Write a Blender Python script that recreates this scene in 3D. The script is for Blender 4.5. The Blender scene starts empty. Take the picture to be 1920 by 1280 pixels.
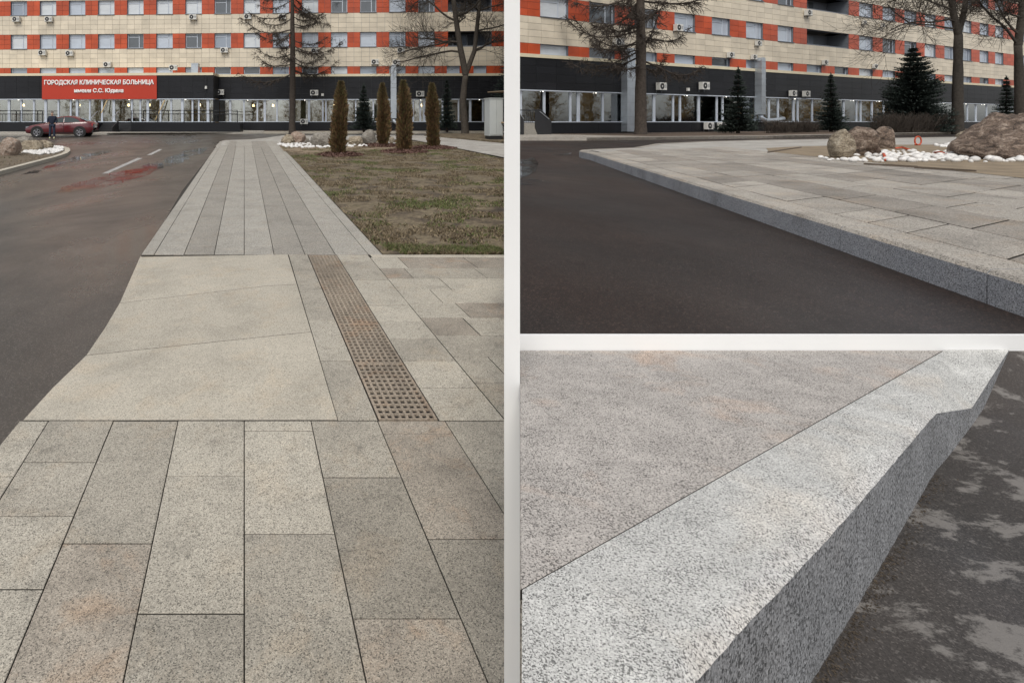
import bpy, bmesh, math, random
import numpy as np
from mathutils import Vector, noise
random.seed(7); rng = np.random.default_rng(7)
S = bpy.context.scene; COL = S.collection
# ------------------------------------------------------------------ camera, sky, sun, exposure
F, CX, CY, CAMZ = 1040.0, 640.0, 228.0, 2.0          # focal length and principal point in photo pixels
cam = bpy.data.cameras.new('camera'); cam.sensor_width = 36; cam.lens = 36*F/1920
cam.shift_x = (960-CX)/1920; cam.shift_y = -(640-CY)/1920
cam.clip_start = 0.05; cam.clip_end = 2000
camo = bpy.data.objects.new('camera', cam); COL.objects.link(camo)
camo.location = (0, 0, CAMZ); camo.rotation_euler = (math.radians(90), 0, 0); S.camera = camo
SUN_EL, SUN_AZ = 54, 194                              # light comes from behind the camera, to the right
W = bpy.data.worlds.new('World'); S.world = W; W.use_nodes = True
wn = W.node_tree; bg = wn.nodes['Background']
sky = wn.nodes.new('ShaderNodeTexSky'); sky.sky_type = 'NISHITA'; sky.sun_disc = False
sky.sun_elevation = math.radians(SUN_EL); sky.sun_rotation = math.radians(SUN_AZ)
sky.dust_density = 1.5; sky.air_density = 1.0; sky.ozone_density = 1.0
hs = wn.nodes.new('ShaderNodeHueSaturation'); hs.inputs['Saturation'].default_value = 0.25
wn.links.new(sky.outputs[0], hs.inputs['Color']); wn.links.new(hs.outputs[0], bg.inputs[0])
bg.inputs[1].default_value = 0.13
sl = bpy.data.lights.new('sun', 'SUN'); sl.energy = 1.7; sl.angle = math.radians(25); sl.color = (1, .95, .87)
so = bpy.data.objects.new('sun', sl); COL.objects.link(so)
az = math.radians(SUN_AZ); el = math.radians(SUN_EL)
to_sun = Vector((math.sin(az)*math.cos(el), math.cos(az)*math.cos(el), math.sin(el)))
so.rotation_euler = (-to_sun).to_track_quat('-Z', 'Y').to_euler(); so.location = (5, -5, 30)
S.view_settings.view_transform = 'Standard'; S.view_settings.look = 'None'
S.view_settings.exposure = 0.28; S.view_settings.gamma = 1
try: S.cycles.use_denoising = True
except Exception: pass

# ------------------------------------------------------------------ pixels to places
SL = 29/1040                                           # the walk and the drive on the left climb gently
def Lp(px, py, c=0.0):
    d = (CAMZ-c)/((py-CY)/F+SL); return Vector(((px-CX)/F*d, d, SL*d+c))
def Rp(px, py, h):
    d = h*F/(py-CY); return Vector(((px-CX)/F*d, d, CAMZ-h))
def at(px, d, z): return Vector(((px-CX)/F*d, d, z))
def zl(x, y, c=0.0): return SL*y+c
ZR = 1.163; HR = CAMZ-ZR; KT = 0.16; HK = HR-KT; ZK = ZR+KT      # road level on the right, kerb top
EDGE = (960-CX)/F                                      # x = EDGE*y is the dividing line of the views, with an added wall under the drive

# ------------------------------------------------------------------ helpers
def mesh(name, v, f, mats, parent=None, smooth=False, mi=None):
    me = bpy.data.meshes.new(name); me.from_pydata([tuple(p) for p in v], [], f)
    for m in (mats if isinstance(mats, (list, tuple)) else [mats]): me.materials.append(m)
    if mi is not None: me.polygons.foreach_set('material_index', mi)
    if smooth: me.polygons.foreach_set('use_smooth', [True]*len(f))
    me.update()
    o = bpy.data.objects.new(name, me); COL.objects.link(o)
    if parent: o.parent = parent
    return o
def npmesh(name, v, f, mats, parent=None, mi=None, smooth=False):
    me = bpy.data.meshes.new(name); k = f.shape[1]
    me.vertices.add(len(v)); me.vertices.foreach_set('co', np.ascontiguousarray(v, np.float32).ravel())
    me.loops.add(f.size); me.loops.foreach_set('vertex_index', np.ascontiguousarray(f, np.int32).ravel())
    me.polygons.add(len(f)); me.polygons.foreach_set('loop_start', np.arange(0, f.size, k, dtype=np.int32))
    for m in (mats if isinstance(mats, (list, tuple)) else [mats]): me.materials.append(m)
    if mi is not None: me.polygons.foreach_set('material_index', np.ascontiguousarray(mi, np.int32))
    if smooth: me.polygons.foreach_set('use_smooth', np.ones(len(f), bool))
    me.update(calc_edges=True); me.validate()
    o = bpy.data.objects.new(name, me); COL.objects.link(o)
    if parent: o.parent = parent
    return o
def tag(o, label=None, cat=None, group=None, kind=None):
    if label: o['label'] = label
    if cat: o['category'] = cat
    if group: o['group'] = group
    if kind: o['kind'] = kind
    return o
def thing(name, label, cat, loc=(0, 0, 0), rz=0.0, group=None):
    o = bpy.data.objects.new(name, None); COL.objects.link(o); o.location = loc; o.rotation_euler = (0, 0, rz)
    o.empty_display_size = .2
    return tag(o, label, cat, group)
def copy_tree(o, parent=None):
    c = o.copy(); COL.objects.link(c)
    if parent: c.parent = parent
    for ch in list(o.children): copy_tree(ch, c)
    return c
class MB:
    def __init__(s): s.v = []; s.f = []; s.m = []
    def box(s, x0, x1, y0, y1, z0, z1, m=0):
        n = len(s.v)
        s.v += [(x, y, z) for z in (z0, z1) for y in (y0, y1) for x in (x0, x1)]
        for q in ((0, 2, 3, 1), (4, 5, 7, 6), (0, 1, 5, 4), (2, 6, 7, 3), (0, 4, 6, 2), (1, 3, 7, 5)):
            s.f.append(tuple(n+i for i in q)); s.m.append(m)
        return s
    def prism(s, poly, z0, z1, m=0):
        """poly: (x,y) counter-clockwise; z0, z1 numbers or functions of (x, y)"""
        n = len(s.v); k = len(poly)
        a = z0 if callable(z0) else (lambda x, y: z0); b = z1 if callable(z1) else (lambda x, y: z1)
        s.v += [(p[0], p[1], a(p[0], p[1])) for p in poly]+[(p[0], p[1], b(p[0], p[1])) for p in poly]
        s.f.append(tuple(n+i for i in reversed(range(k)))); s.m.append(m)
        s.f.append(tuple(n+k+i for i in range(k))); s.m.append(m)
        for i in range(k):
            j = (i+1) % k; s.f.append((n+i, n+j, n+k+j, n+k+i)); s.m.append(m)
        return s
    def sideprism(s, poly, y0, y1, m=0):
        """poly of (x,z) extruded along y"""
        n = len(s.v); k = len(poly)
        s.v += [(p[0], y0, p[1]) for p in poly]+[(p[0], y1, p[1]) for p in poly]
        s.f.append(tuple(n+i for i in range(k))); s.m.append(m)
        s.f.append(tuple(n+k+i for i in reversed(range(k)))); s.m.append(m)
        for i in range(k):
            j = (i+1) % k; s.f.append((n+j, n+i, n+k+i, n+k+j)); s.m.append(m)
        return s
    def cyl(s, p0, p1, r0, r1=None, n=10, m=0, cap=True):
        r1 = r0 if r1 is None else r1; p0 = Vector(p0); p1 = Vector(p1); d = (p1-p0).normalized()
        a = d.orthogonal().normalized(); b = d.cross(a); k = len(s.v)
        for p, r in ((p0, r0), (p1, r1)):
            for i in range(n):
                t = 2*math.pi*i/n; s.v.append(tuple(p+a*(r*math.cos(t))+b*(r*math.sin(t))))
        for i in range(n):
            j = (i+1) % n; s.f.append((k+i, k+j, k+n+j, k+n+i)); s.m.append(m)
        if cap:
            s.f.append(tuple(k+i for i in reversed(range(n)))); s.f.append(tuple(k+n+i for i in range(n))); s.m += [m, m]
        return s
    def tube(s, pts, rad, n=6, m=0):
        pts = [Vector(p) for p in pts]; k0 = len(s.v); a = None
        for i, p in enumerate(pts):
            d = (pts[min(i+1, len(pts)-1)]-pts[max(i-1, 0)]).normalized()
            a = d.orthogonal().normalized() if a is None else (a-d*a.dot(d)).normalized()
            b = d.cross(a); r = rad[i] if isinstance(rad, (list, tuple)) else rad
            for q in range(n):
                t = 2*math.pi*q/n; s.v.append(tuple(p+a*(r*math.cos(t))+b*(r*math.sin(t))))
        for i in range(len(pts)-1):
            for q in range(n):
                w = (q+1) % n; s.f.append((k0+i*n+q, k0+i*n+w, k0+(i+1)*n+w, k0+(i+1)*n+q)); s.m.append(m)
        s.f.append(tuple(k0+q for q in reversed(range(n)))); s.m.append(m)
        e = k0+(len(pts)-1)*n; s.f.append(tuple(e+q for q in range(n))); s.m.append(m)
        return s
    def build(s, name, mats, parent=None, smooth=False): return mesh(name, s.v, s.f, mats, parent, smooth, s.m)
def clip(poly, a, b, c):
    """keep a*x+b*y+c <= 0"""
    out = []
    for i, p in enumerate(poly):
        q = poly[(i+1) % len(poly)]; fp = a*p[0]+b*p[1]+c; fq = a*q[0]+b*q[1]+c
        if fp <= 0: out.append(p)
        if fp*fq < 0:
            t = fp/(fp-fq); out.append((p[0]+(q[0]-p[0])*t, p[1]+(q[1]-p[1])*t))
    return out
def clip_left(poly, off=.012): return clip(poly, 1, -EDGE, off)
def ccw(poly):
    ar = sum(poly[i][0]*poly[(i+1) % len(poly)][1]-poly[(i+1) % len(poly)][0]*poly[i][1] for i in range(len(poly)))
    return list(poly) if ar > 0 else list(reversed(poly))
def inset(poly, g):
    poly = ccw(poly); out = []; n = len(poly)
    for i in range(n):
        p0 = Vector(poly[i-1][:2]); p1 = Vector(poly[i][:2]); p2 = Vector(poly[(i+1) % n][:2])
        d1 = (p1-p0).normalized(); d2 = (p2-p1).normalized()
        n1 = Vector((-d1.y, d1.x)); n2 = Vector((-d2.y, d2.x)); den = 1+n1.dot(n2)
        if den < .2: den = .2
        q = p1+(n1+n2)*(g/den); out.append((q.x, q.y))
    return out
def area(poly): return abs(sum(poly[i][0]*poly[(i+1) % len(poly)][1]-poly[(i+1) % len(poly)][0]*poly[i][1] for i in range(len(poly))))/2
def slab_data(poly, zf, gap=.003, bev=.003, th=.09, dz=0.0):
    a = inset(poly, gap); b = inset(poly, gap+bev); k = len(a)
    v = [(x, y, zf(x, y)-th) for x, y in a]+[(x, y, zf(x, y)-bev+dz) for x, y in a]+[(x, y, zf(x, y)+dz) for x, y in b]
    f = [tuple(2*k+i for i in range(k))]
    for r in range(2):
        for i in range(k):
            j = (i+1) % k; f.append((r*k+i, r*k+j, (r+1)*k+j, (r+1)*k+i))
    return v, f
def slab(name, poly, zf, mat, parent, gap=.003, bev=.003, th=.09, tilt=.0015):
    if len(poly) < 3 or area(poly) < .004: return None
    dz = random.uniform(-tilt, tilt); v, f = slab_data(poly, zf, gap, bev, th, dz)
    k = (len(v))//3; return mesh(name, v, f, [mat, M_joint], parent, mi=[0]+[1]*k+[0]*k)
def sheet(name, poly, zf, mat, kind='structure', parent=None):
    poly = ccw(poly); z = zf if callable(zf) else (lambda x, y: zf)
    o = mesh(name, [(p[0], p[1], z(p[0], p[1])) for p in poly], [tuple(range(len(poly)))], mat, parent)
    if kind: o['kind'] = kind
    return o

# ------------------------------------------------------------------ materials
def newmat(name, rough=.7, color=(.5, .5, .5), metallic=0.0, spec=.5):
    m = bpy.data.materials.new(name); m.use_nodes = True; b = m.node_tree.nodes['Principled BSDF']
    b.inputs['Base Color'].default_value = (*color, 1); b.inputs['Roughness'].default_value = rough
    b.inputs['Metallic'].default_value = metallic; b.inputs['Specular IOR Level'].default_value = spec
    return m, m.node_tree, b
def N(t, kind, **kw):
    n = t.nodes.new(kind)
    for k, v in kw.items():
        if k in n.inputs: n.inputs[k].default_value = v
        else: setattr(n, k, v)
    return n
def ramp(t, src, stops, interp='LINEAR'):
    r = t.nodes.new('ShaderNodeValToRGB'); e = r.color_ramp.elements; r.color_ramp.interpolation = interp
    while len(e) < len(stops): e.new(.5)
    for el_, (p, c) in zip(e, stops): el_.position = p; el_.color = (*c, 1) if len(c) == 3 else c
    t.links.new(src, r.inputs[0]); return r.outputs[0]
def mix(t, fac, a, b, mode='MIX'):
    n = t.nodes.new('ShaderNodeMix'); n.data_type = 'RGBA'; n.blend_type = mode
    for s, i in ((fac, 0), (a, 6), (b, 7)):
        if hasattr(s, 'is_output'): t.links.new(s, n.inputs[i])
        else: n.inputs[i].default_value = s if i == 0 else (*s, 1)
    return n.outputs[2]
def bump(t, b, src, strength, dist=.01):
    n = N(t, 'ShaderNodeBump', Strength=strength, Distance=dist)
    t.links.new(src, n.inputs['Height']); t.links.new(n.outputs[0], b.inputs['Normal']); return n
def pos(t, scale=None):
    g = t.nodes.new('ShaderNodeNewGeometry')
    if scale is None: return g.outputs['Position']
    m = N(t, 'ShaderNodeMapping'); m.inputs['Scale'].default_value = scale
    t.links.new(g.outputs['Position'], m.inputs['Vector']); return m.outputs[0]
def island(t):
    a = t.nodes.new('ShaderNodeNewGeometry').outputs['Random Per Island']; o = t.nodes.new('ShaderNodeObjectInfo').outputs['Random']
    n = N(t, 'ShaderNodeMath', operation='ADD'); t.links.new(a, n.inputs[0]); t.links.new(o, n.inputs[1]); f = N(t, 'ShaderNodeMath', operation='FRACT'); t.links.new(n.outputs[0], f.inputs[0]); return f.outputs[0]
def noisef(t, vec, scale, detail=4, rough=.55, dist=0.0):
    n = N(t, 'ShaderNodeTexNoise', Scale=scale, Detail=detail, Roughness=rough, Distortion=dist)
    t.links.new(vec, n.inputs['Vector']); return n.outputs[0]
def vorf(t, vec, scale):
    n = N(t, 'ShaderNodeTexVoronoi', Scale=scale); t.links.new(vec, n.inputs['Vector'])
    s = t.nodes.new('ShaderNodeSeparateColor'); t.links.new(n.outputs['Color'], s.inputs[0]); return s.outputs[0], n.outputs['Distance']
def granite(name, base, dark=.35, light=1.35, scale=170, warm=(.285, .245, .205), warmth=.5, rough=.8, vary=.18, stretch=None, bmp=.25, blot=1.0, spots=0.0):
    m, t, b = newmat(name, rough); p = pos(t, stretch)
    cell, dist = vorf(t, p, scale); cell2, _ = vorf(t, p, scale*2.3)
    c = lambda k: tuple(x*k for x in base)
    g = ramp(t, cell, [(0, c(dark)), (.13, c(dark*1.3)), (.2, c(.85)), (.7, c(1.05)), (.9, c(light))])
    g2 = ramp(t, cell2, [(0, (.72,)*3), (.3, (.95,)*3), (1, (1.12,)*3)])
    col = mix(t, 1.0, g, g2, 'MULTIPLY')
    big = ramp(t, noisef(t, p, 2.1, 5, .6), [(.3, (1-.28*blot,)*3), (.5, (1,)*3), (.72, (1+.14*blot,)*3)])
    col = mix(t, 1.0, col, big, 'MULTIPLY')
    wf = ramp(t, noisef(t, p, 3.3, 6, .65, .4), [(.52, (0,)*3), (.66, (warmth,)*3)])
    col = mix(t, wf, col, mix(t, 1.0, col, tuple(x/.25 for x in warm), 'MULTIPLY'))
    rb = ramp(t, island(t), [(0, (1-vary,)*3), (1, (1+vary*.7,)*3)])
    col = mix(t, 1.0, col, rb, 'MULTIPLY')
    if spots:
        _, ds = vorf(t, p, 4.0); col = mix(t, ramp(t, ds, [(.025, (spots,)*3), (.05, (0,)*3)]), col, (.55, .53, .49))
        col = mix(t, 1.0, col, ramp(t, noisef(t, p, 9, 8, .75, .6), [(.34, (.74,)*3), (.46, (1,)*3), (.7, (1.06,)*3)]), 'MULTIPLY')
    t.links.new(col, b.inputs['Base Color']); bump(t, b, cell, bmp, .002)
    return m
def simple(name, color, rough=.6, vary=.15, nscale=6, metallic=0.0, spec=.5, bmp=0.0, per=True):
    m, t, b = newmat(name, rough, color, metallic, spec); p = pos(t)
    nz = ramp(t, noisef(t, p, nscale, 5), [(.25, (1-vary,)*3), (.75, (1+vary,)*3)])
    col = mix(t, 1.0, color, nz, 'MULTIPLY')
    if per: col = mix(t, 1.0, col, ramp(t, island(t), [(0, (1-vary*.6,)*3), (1, (1+vary*.6,)*3)]), 'MULTIPLY')
    t.links.new(col, b.inputs['Base Color'])
    if bmp: bump(t, b, noisef(t, p, nscale*8, 4), bmp, .01)
    return m
G_light = granite('granite_light', (.425, .392, .328), scale=240, warmth=.2, blot=.6, vary=.08, spots=.6)
G_mid = granite('granite_grey', (.365, .335, .28), scale=240, warmth=.3, blot=.7, vary=.08, spots=.6)
G_dark = granite('granite_dark', (.285, .26, .216), scale=240, warmth=.35, blot=.8, vary=.08, spots=.6)
G_pink = granite('granite_pink', (.325, .288, .238), scale=240, vary=.08, spots=.6, warm=(.29, .235, .195), warmth=.6)
G_ramp = granite('granite_ramp', (.475, .435, .36), scale=200, warmth=.25, blot=.6, dark=.5, light=1.2)
G_kerb = granite('granite_kerb', (.31, .315, .33), dark=.35, light=1.5, scale=230, warmth=.1, vary=.06)
G_path = granite('granite_path_light', (.355, .335, .295), scale=160, warmth=.2, vary=.035, blot=.6)
G_pathd = granite('granite_path_dark', (.295, .275, .24), scale=160, warmth=.2, vary=.04, blot=.6)
G_upper = granite('granite_upper', (.355, .325, .283), scale=190, warmth=.35, vary=.16)
G_upperd = granite('granite_upper_dark', (.275, .248, .214), scale=190, warmth=.5, vary=.14)
def granite_close(name, base, lo, hi, fleck, fs=430, warm=(1.12, .98, .84), wq=.35, bmp=.5, stretch=None):
    """fine crystals: pale and grey grains with small dark mica flecks"""
    m, t, b = newmat(name, .82); p = pos(t, stretch); c = lambda k: tuple(x*k for x in base)
    g1 = ramp(t, noisef(t, p, fs, 3, .6), [(.30, c(lo)), (.45, c(.92)), (.6, c(1.06)), (.75, c(hi))])
    v1, _ = vorf(t, p, fs*1.1); g2 = ramp(t, v1, [(0, (.82,)*3), (.5, (1,)*3), (1, (1.12,)*3)])
    col = mix(t, 1.0, g1, g2, 'MULTIPLY')
    f1 = noisef(t, p, fs*1.05, 2, .5, .6); dens = noisef(t, p, 14, 4, .6)
    ad = N(t, 'ShaderNodeMath', operation='MULTIPLY_ADD'); t.links.new(dens, ad.inputs[0]); ad.inputs[1].default_value = .22; t.links.new(f1, ad.inputs[2])
    fk = ramp(t, ad.outputs[0], [(.655, (0,)*3), (.70, (fleck,)*3)])
    col = mix(t, fk, col, c(.20))
    col = mix(t, 1.0, col, ramp(t, noisef(t, p, 6, 6, .65), [(.3, (.84,)*3), (.7, (1.10,)*3)]), 'MULTIPLY')
    wf = ramp(t, noisef(t, p, 3.1, 5, .6, .5), [(.52, (0,)*3), (.68, (wq,)*3)]); col = mix(t, wf, col, mix(t, 1.0, col, warm, 'MULTIPLY'))
    t.links.new(col, b.inputs['Base Color']); bump(t, b, f1, bmp, .0015); return m
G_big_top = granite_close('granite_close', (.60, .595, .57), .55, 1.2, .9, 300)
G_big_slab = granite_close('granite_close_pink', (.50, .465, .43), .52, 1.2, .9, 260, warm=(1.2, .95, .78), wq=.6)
G_big_face_shade = granite_close('granite_close_face_shade', (.30, .305, .315), .15, 2.1, .95, 170, wq=.1, bmp=.8)  # front face darker than the top: its shade is put into the colour
G_big_rim = granite_close('granite_close_rim', (.60, .59, .57), .4, 1.25, .9, 260, bmp=1.0)
M_joint = simple('joint_sand', (.045, .04, .033), .95, .3, 20)

def asphalt(name, base, wet=0.0, brown=(.055, .042, .034), speck=.35, rlo=.28, rhi=.62, wscale=.35, bm=.6, vs=130):
    m, t, b = newmat(name, .6); p = pos(t)
    cell, dist = vorf(t, p, vs)
    c = lambda k: tuple(x*k for x in base)
    g = ramp(t, cell, [(0, c(.55)), (.5, c(.95)), (.86, c(1.2)), (.95, c(1+speck*5))])
    sb = ramp(t, noisef(t, pos(t, (1, .45, 1)), .55, 6, .6, .6), [(.35, (0,)*3), (.65, (1,)*3)])
    col = mix(t, sb, g, mix(t, bm, g, mix(t, 1.0, g, tuple(q/.04 for q in brown), 'MULTIPLY') if bm > .8 else brown))
    big = ramp(t, noisef(t, p, .9, 6, .65), [(.3, (.72,)*3), (.7, (1.22,)*3)])
    col = mix(t, 1.0, col, big, 'MULTIPLY')
    t.links.new(col, b.inputs['Base Color'])
    r = ramp(t, noisef(t, pos(t, (1, .5, 1)), wscale, 6, .6, .4), [(.36, (rlo,)*3), (.62, (rhi,)*3)])
    t.links.new(r, b.inputs['Roughness']); bump(t, b, cell, .35, .003)
    return m
M_road = asphalt('asphalt_wet', (.076, .068, .058), brown=(.066, .052, .039), rlo=.17, rhi=.5)
M_roadR = asphalt('asphalt_dark', (.023, .0195, .0175), brown=(.046, .033, .027), speck=.35, rlo=.38, rhi=.75, bm=.85, vs=170)
M_roadR.node_tree.nodes['Principled BSDF'].inputs['Specular IOR Level'].default_value = .35
M_road3 = asphalt('asphalt_close', (.055, .049, .045), speck=.22, vs=320, rlo=.4, rhi=.75, wscale=3)
def dry_patches(m):
    t = m.node_tree; b = t.nodes['Principled BSDF']; src = b.inputs['Base Color'].links[0].from_socket
    f = ramp(t, noisef(t, pos(t, (1, 1.6, 1)), 5.0, 9, .72, .2), [(.53, (0,)*3), (.585, (.8,)*3)])
    t.links.new(mix(t, f, src, (.21, .195, .18)), b.inputs['Base Color'])
dry_patches(M_road3)
def watermat():
    m, t, b = newmat('standing_water', .04, (.02, .018, .016)); b.inputs['IOR'].default_value = 1.33
    b.inputs['Specular IOR Level'].default_value = .9; p = pos(t)
    bump(t, b, noisef(t, p, 5, 3), .05, .01); b.inputs['Roughness'].default_value = .06
    t.links.new(ramp(t, noisef(t, pos(t, (1, .5, 1)), 2.2, 6, .65), [(.36, (0,)*3), (.62, (.8,)*3)]), b.inputs['Alpha']); return m
M_water = watermat()
M_paint = simple('road_paint', (.42, .41, .39), .8, .35, 8)
M_white = simple('white_paint', (.86, .86, .85), .5, .02, 3, per=False)
M_soil = simple('soil', (.16, .125, .085), .95, .4, 6, bmp=.5)
M_verge = simple('verge_earth', (.085, .06, .042), .95, .4, 3, bmp=.5)
def lawnmat():
    m, t, b = newmat('lawn_earth', .95); p = pos(t)
    c = ramp(t, noisef(t, p, 2.2, 7, .7), [(.30, (.035, .026, .018)), (.43, (.085, .064, .042)), (.55, (.17, .135, .085)), (.66, (.10, .082, .045)), (.8, (.055, .06, .022))])
    c = mix(t, 1.0, c, ramp(t, noisef(t, p, 11, 6, .7), [(.3, (.45,)*3), (.5, (1,)*3), (.7, (1.6,)*3)]), 'MULTIPLY')
    t.links.new(c, b.inputs['Base Color']); bump(t, b, noisef(t, p, 30, 5), .8, .02); return m
M_lawn = lawnmat()
def bladem(name, a, c2):
    m, t, b = newmat(name, .7)
    col = mix(t, island(t), a, c2); t.links.new(col, b.inputs['Base Color']); return m
M_dry = bladem('dry_grass', (.27, .21, .125), (.06, .042, .026)); M_green = bladem('green_grass', (.055, .085, .018), (.13, .14, .04))
M_brownleaf = bladem('brown_leaf', (.10, .055, .028), (.17, .10, .06))
M_chip = bladem('bark_chip', (.075, .035, .024), (.15, .08, .06))
M_pebble = simple('white_pebble', (.66, .645, .62), .7, .2, 14, bmp=.2)
def rockmat(name, a, b_, c3, scale=2.5):
    m, t, b = newmat(name, .85); p = pos(t)
    f = noisef(t, pos(t, (1, 1, 1.8)), scale*2.4, 10, .74, .8)
    col = ramp(t, f, [(.36, a), (.5, b_), (.63, c3)])
    sp, _ = vorf(t, p, 70)
    col = mix(t, 1.0, col, ramp(t, sp, [(0, (.55,)*3), (.3, (.95,)*3), (1, (1.25,)*3)]), 'MULTIPLY')
    t.links.new(col, b.inputs['Base Color'])
    n = N(t, 'ShaderNodeMath', operation='ADD'); t.links.new(f, n.inputs[0]); t.links.new(noisef(t, p, 24, 8, .7), n.inputs[1])
    bump(t, b, n.outputs[0], .9, .06); return m
R_tan = rockmat('rock_tan', (.12, .09, .06), (.32, .265, .19), (.47, .41, .32))
R_brown = rockmat('rock_brown', (.045, .034, .028), (.19, .135, .10), (.40, .32, .255))
R_grey = rockmat('rock_grey', (.14, .125, .105), (.26, .235, .20), (.36, .34, .30))
R_pink = rockmat('rock_pink', (.17, .115, .085), (.33, .245, .19), (.40, .36, .31))
M_bark = simple('bark', (.055, .043, .034), .95, .45, 9, bmp=.9)
M_bark2 = simple('bark_grey', (.052, .043, .034), .95, .45, 9, bmp=.9)
def needle(name, a, c2):
    m, t, b = newmat(name, .75); col = mix(t, island(t), a, c2); t.links.new(col, b.inputs['Base Color']); return m
M_spruce = needle('spruce_needles', (.008, .014, .012), (.030, .044, .034))
def thujamat():
    m, t, b = newmat('thuja_scales', .8)
    tc = t.nodes.new('ShaderNodeTexCoord'); sp = t.nodes.new('ShaderNodeSeparateXYZ'); t.links.new(tc.outputs['Generated'], sp.inputs[0])
    ad = N(t, 'ShaderNodeMath', operation='MULTIPLY_ADD'); t.links.new(noisef(t, pos(t), 3, 4), ad.inputs[0]); ad.inputs[1].default_value = .5
    sub = N(t, 'ShaderNodeMath', operation='MULTIPLY'); sub.inputs[1].default_value = .55; t.links.new(sp.outputs[2], sub.inputs[0]); t.links.new(sub.outputs[0], ad.inputs[2])
    grn = ramp(t, ad.outputs[0], [(.62, (0,)*3), (.92, (.8,)*3)])
    br = ramp(t, island(t), [(0, (.05, .03, .016)), (.4, (.14, .078, .034)), (.7, (.22, .13, .058)), (.85, (.10, .095, .03)), (1, (.14, .12, .04))])
    gr = ramp(t, island(t), [(0, (.03, .035, .010)), (1, (.105, .10, .032))])
    t.links.new(mix(t, grn, br, gr), b.inputs['Base Color']); return m
M_thuja = thujamat()
M_beige = simple('tile_cream', (.64, .565, .445), .45, .15, .9)
M_red = simple('tile_red', (.44, .068, .020), .42, .22, .9)
M_cream = simple('cornice_cream', (.68, .61, .44), .6, .06, 2)
M_black = simple('cladding_black', (.012, .0125, .015), .45, .25, .6, spec=.3)
M_plinth = simple('plinth_black', (.010, .0105, .013), .4, .2, 1, spec=.3)
M_core = simple('concrete_core', (.10, .10, .10), .9, .1, 2)
M_reveal = simple('reveal_grey', (.15, .165, .19), .6, .06, 2)
M_frame = simple('white_frame', (.50, .54, .60), .4, .06, 3)
M_inner = simple('interior_wall', (.26, .19, .12), .8, .5, .7)
M_curtain = simple('curtain', (.46, .40, .24), .9, .2, 2)
M_curtainw = simple('curtain_white', (.62, .64, .62), .9, .1, 2)
M_metal = simple('galvanised', (.52, .56, .60), .38, .1, 3, metallic=.7)
M_greymetal = simple('cabinet_grey', (.43, .45, .44), .5, .04, 2)
M_dark = simple('dark_paint', (.018, .018, .02), .5, .1, 3)
M_acw = simple('ac_casing', (.62, .61, .57), .45, .06, 4)
M_orange = simple('orange_plastic', (.45, .07, .025), .5, .1, 6)
M_orangew = simple('orange_wood', (.42, .17, .05), .6, .2, 6)
M_sign = simple('sign_red', (.45, .035, .012), .35, .04, .5)
M_letter = simple('letter_white', (.88, .88, .86), .5, .02, 2)
def glassmat(name, tint, reflect=.25):
    m = bpy.data.materials.new(name); m.use_nodes = True; t = m.node_tree; t.nodes.clear()
    o = t.nodes.new('ShaderNodeOutputMaterial'); tr = N(t, 'ShaderNodeBsdfTransparent'); tr.inputs[0].default_value = (*tint, 1)
    gl = N(t, 'ShaderNodeBsdfGlossy', Roughness=.02); gl.inputs[0].default_value = (.9, .93, .95, 1)
    lw = N(t, 'ShaderNodeFresnel', IOR=1.5); mm = N(t, 'ShaderNodeMath', operation='MULTIPLY_ADD'); mm.inputs[1].default_value = 1.6; mm.inputs[2].default_value = reflect
    mm.use_clamp = True; t.links.new(lw.outputs[0], mm.inputs[0]); mx = t.nodes.new('ShaderNodeMixShader')
    t.links.new(mm.outputs[0], mx.inputs[0]); t.links.new(tr.outputs[0], mx.inputs[1]); t.links.new(gl.outputs[0], mx.inputs[2])
    b = N(t, 'ShaderNodeBump', Strength=.06, Distance=.05); t.links.new(noisef(t, pos(t), 1.1, 2), b.inputs['Height']); t.links.new(b.outputs[0], gl.inputs['Normal'])
    t.links.new(mx.outputs[0], o.inputs[0]); return m
M_glass = glassmat('shop_glass', (.78, .80, .76), .20)
def panemat(name, col, rough=.06, coat=.6):
    m, t, b = newmat(name, .5, col); b.inputs['Coat Weight'].default_value = coat; b.inputs['Coat Roughness'].default_value = .03; b.inputs['Coat IOR'].default_value = 2.0
    p = pos(t); f = noisef(t, pos(t, (1, 1, 2.5)), .9, 5, .6, .5)
    c = mix(t, f, tuple(x*.75 for x in col), tuple(min(1, x*1.2) for x in col)); t.links.new(c, b.inputs['Base Color']); return m
P_white = panemat('pane_white_blind', (.58, .61, .63)); P_pale = panemat('pane_with_blind', (.44, .49, .56)); P_mid = panemat('pane_half', (.23, .27, .33)); P_dark = panemat('pane_dark', (.045, .055, .065))
def emit(name, col, s):
    m, t, b = newmat(name, .5, col); b.inputs['Emission Color'].default_value = (*col, 1); b.inputs['Emission Strength'].default_value = s; return m
M_lamp = emit('lamp_warm', (1, .72, .38), 7); M_spot = emit('lamp_white', (1, .93, .8), 4)

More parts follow.
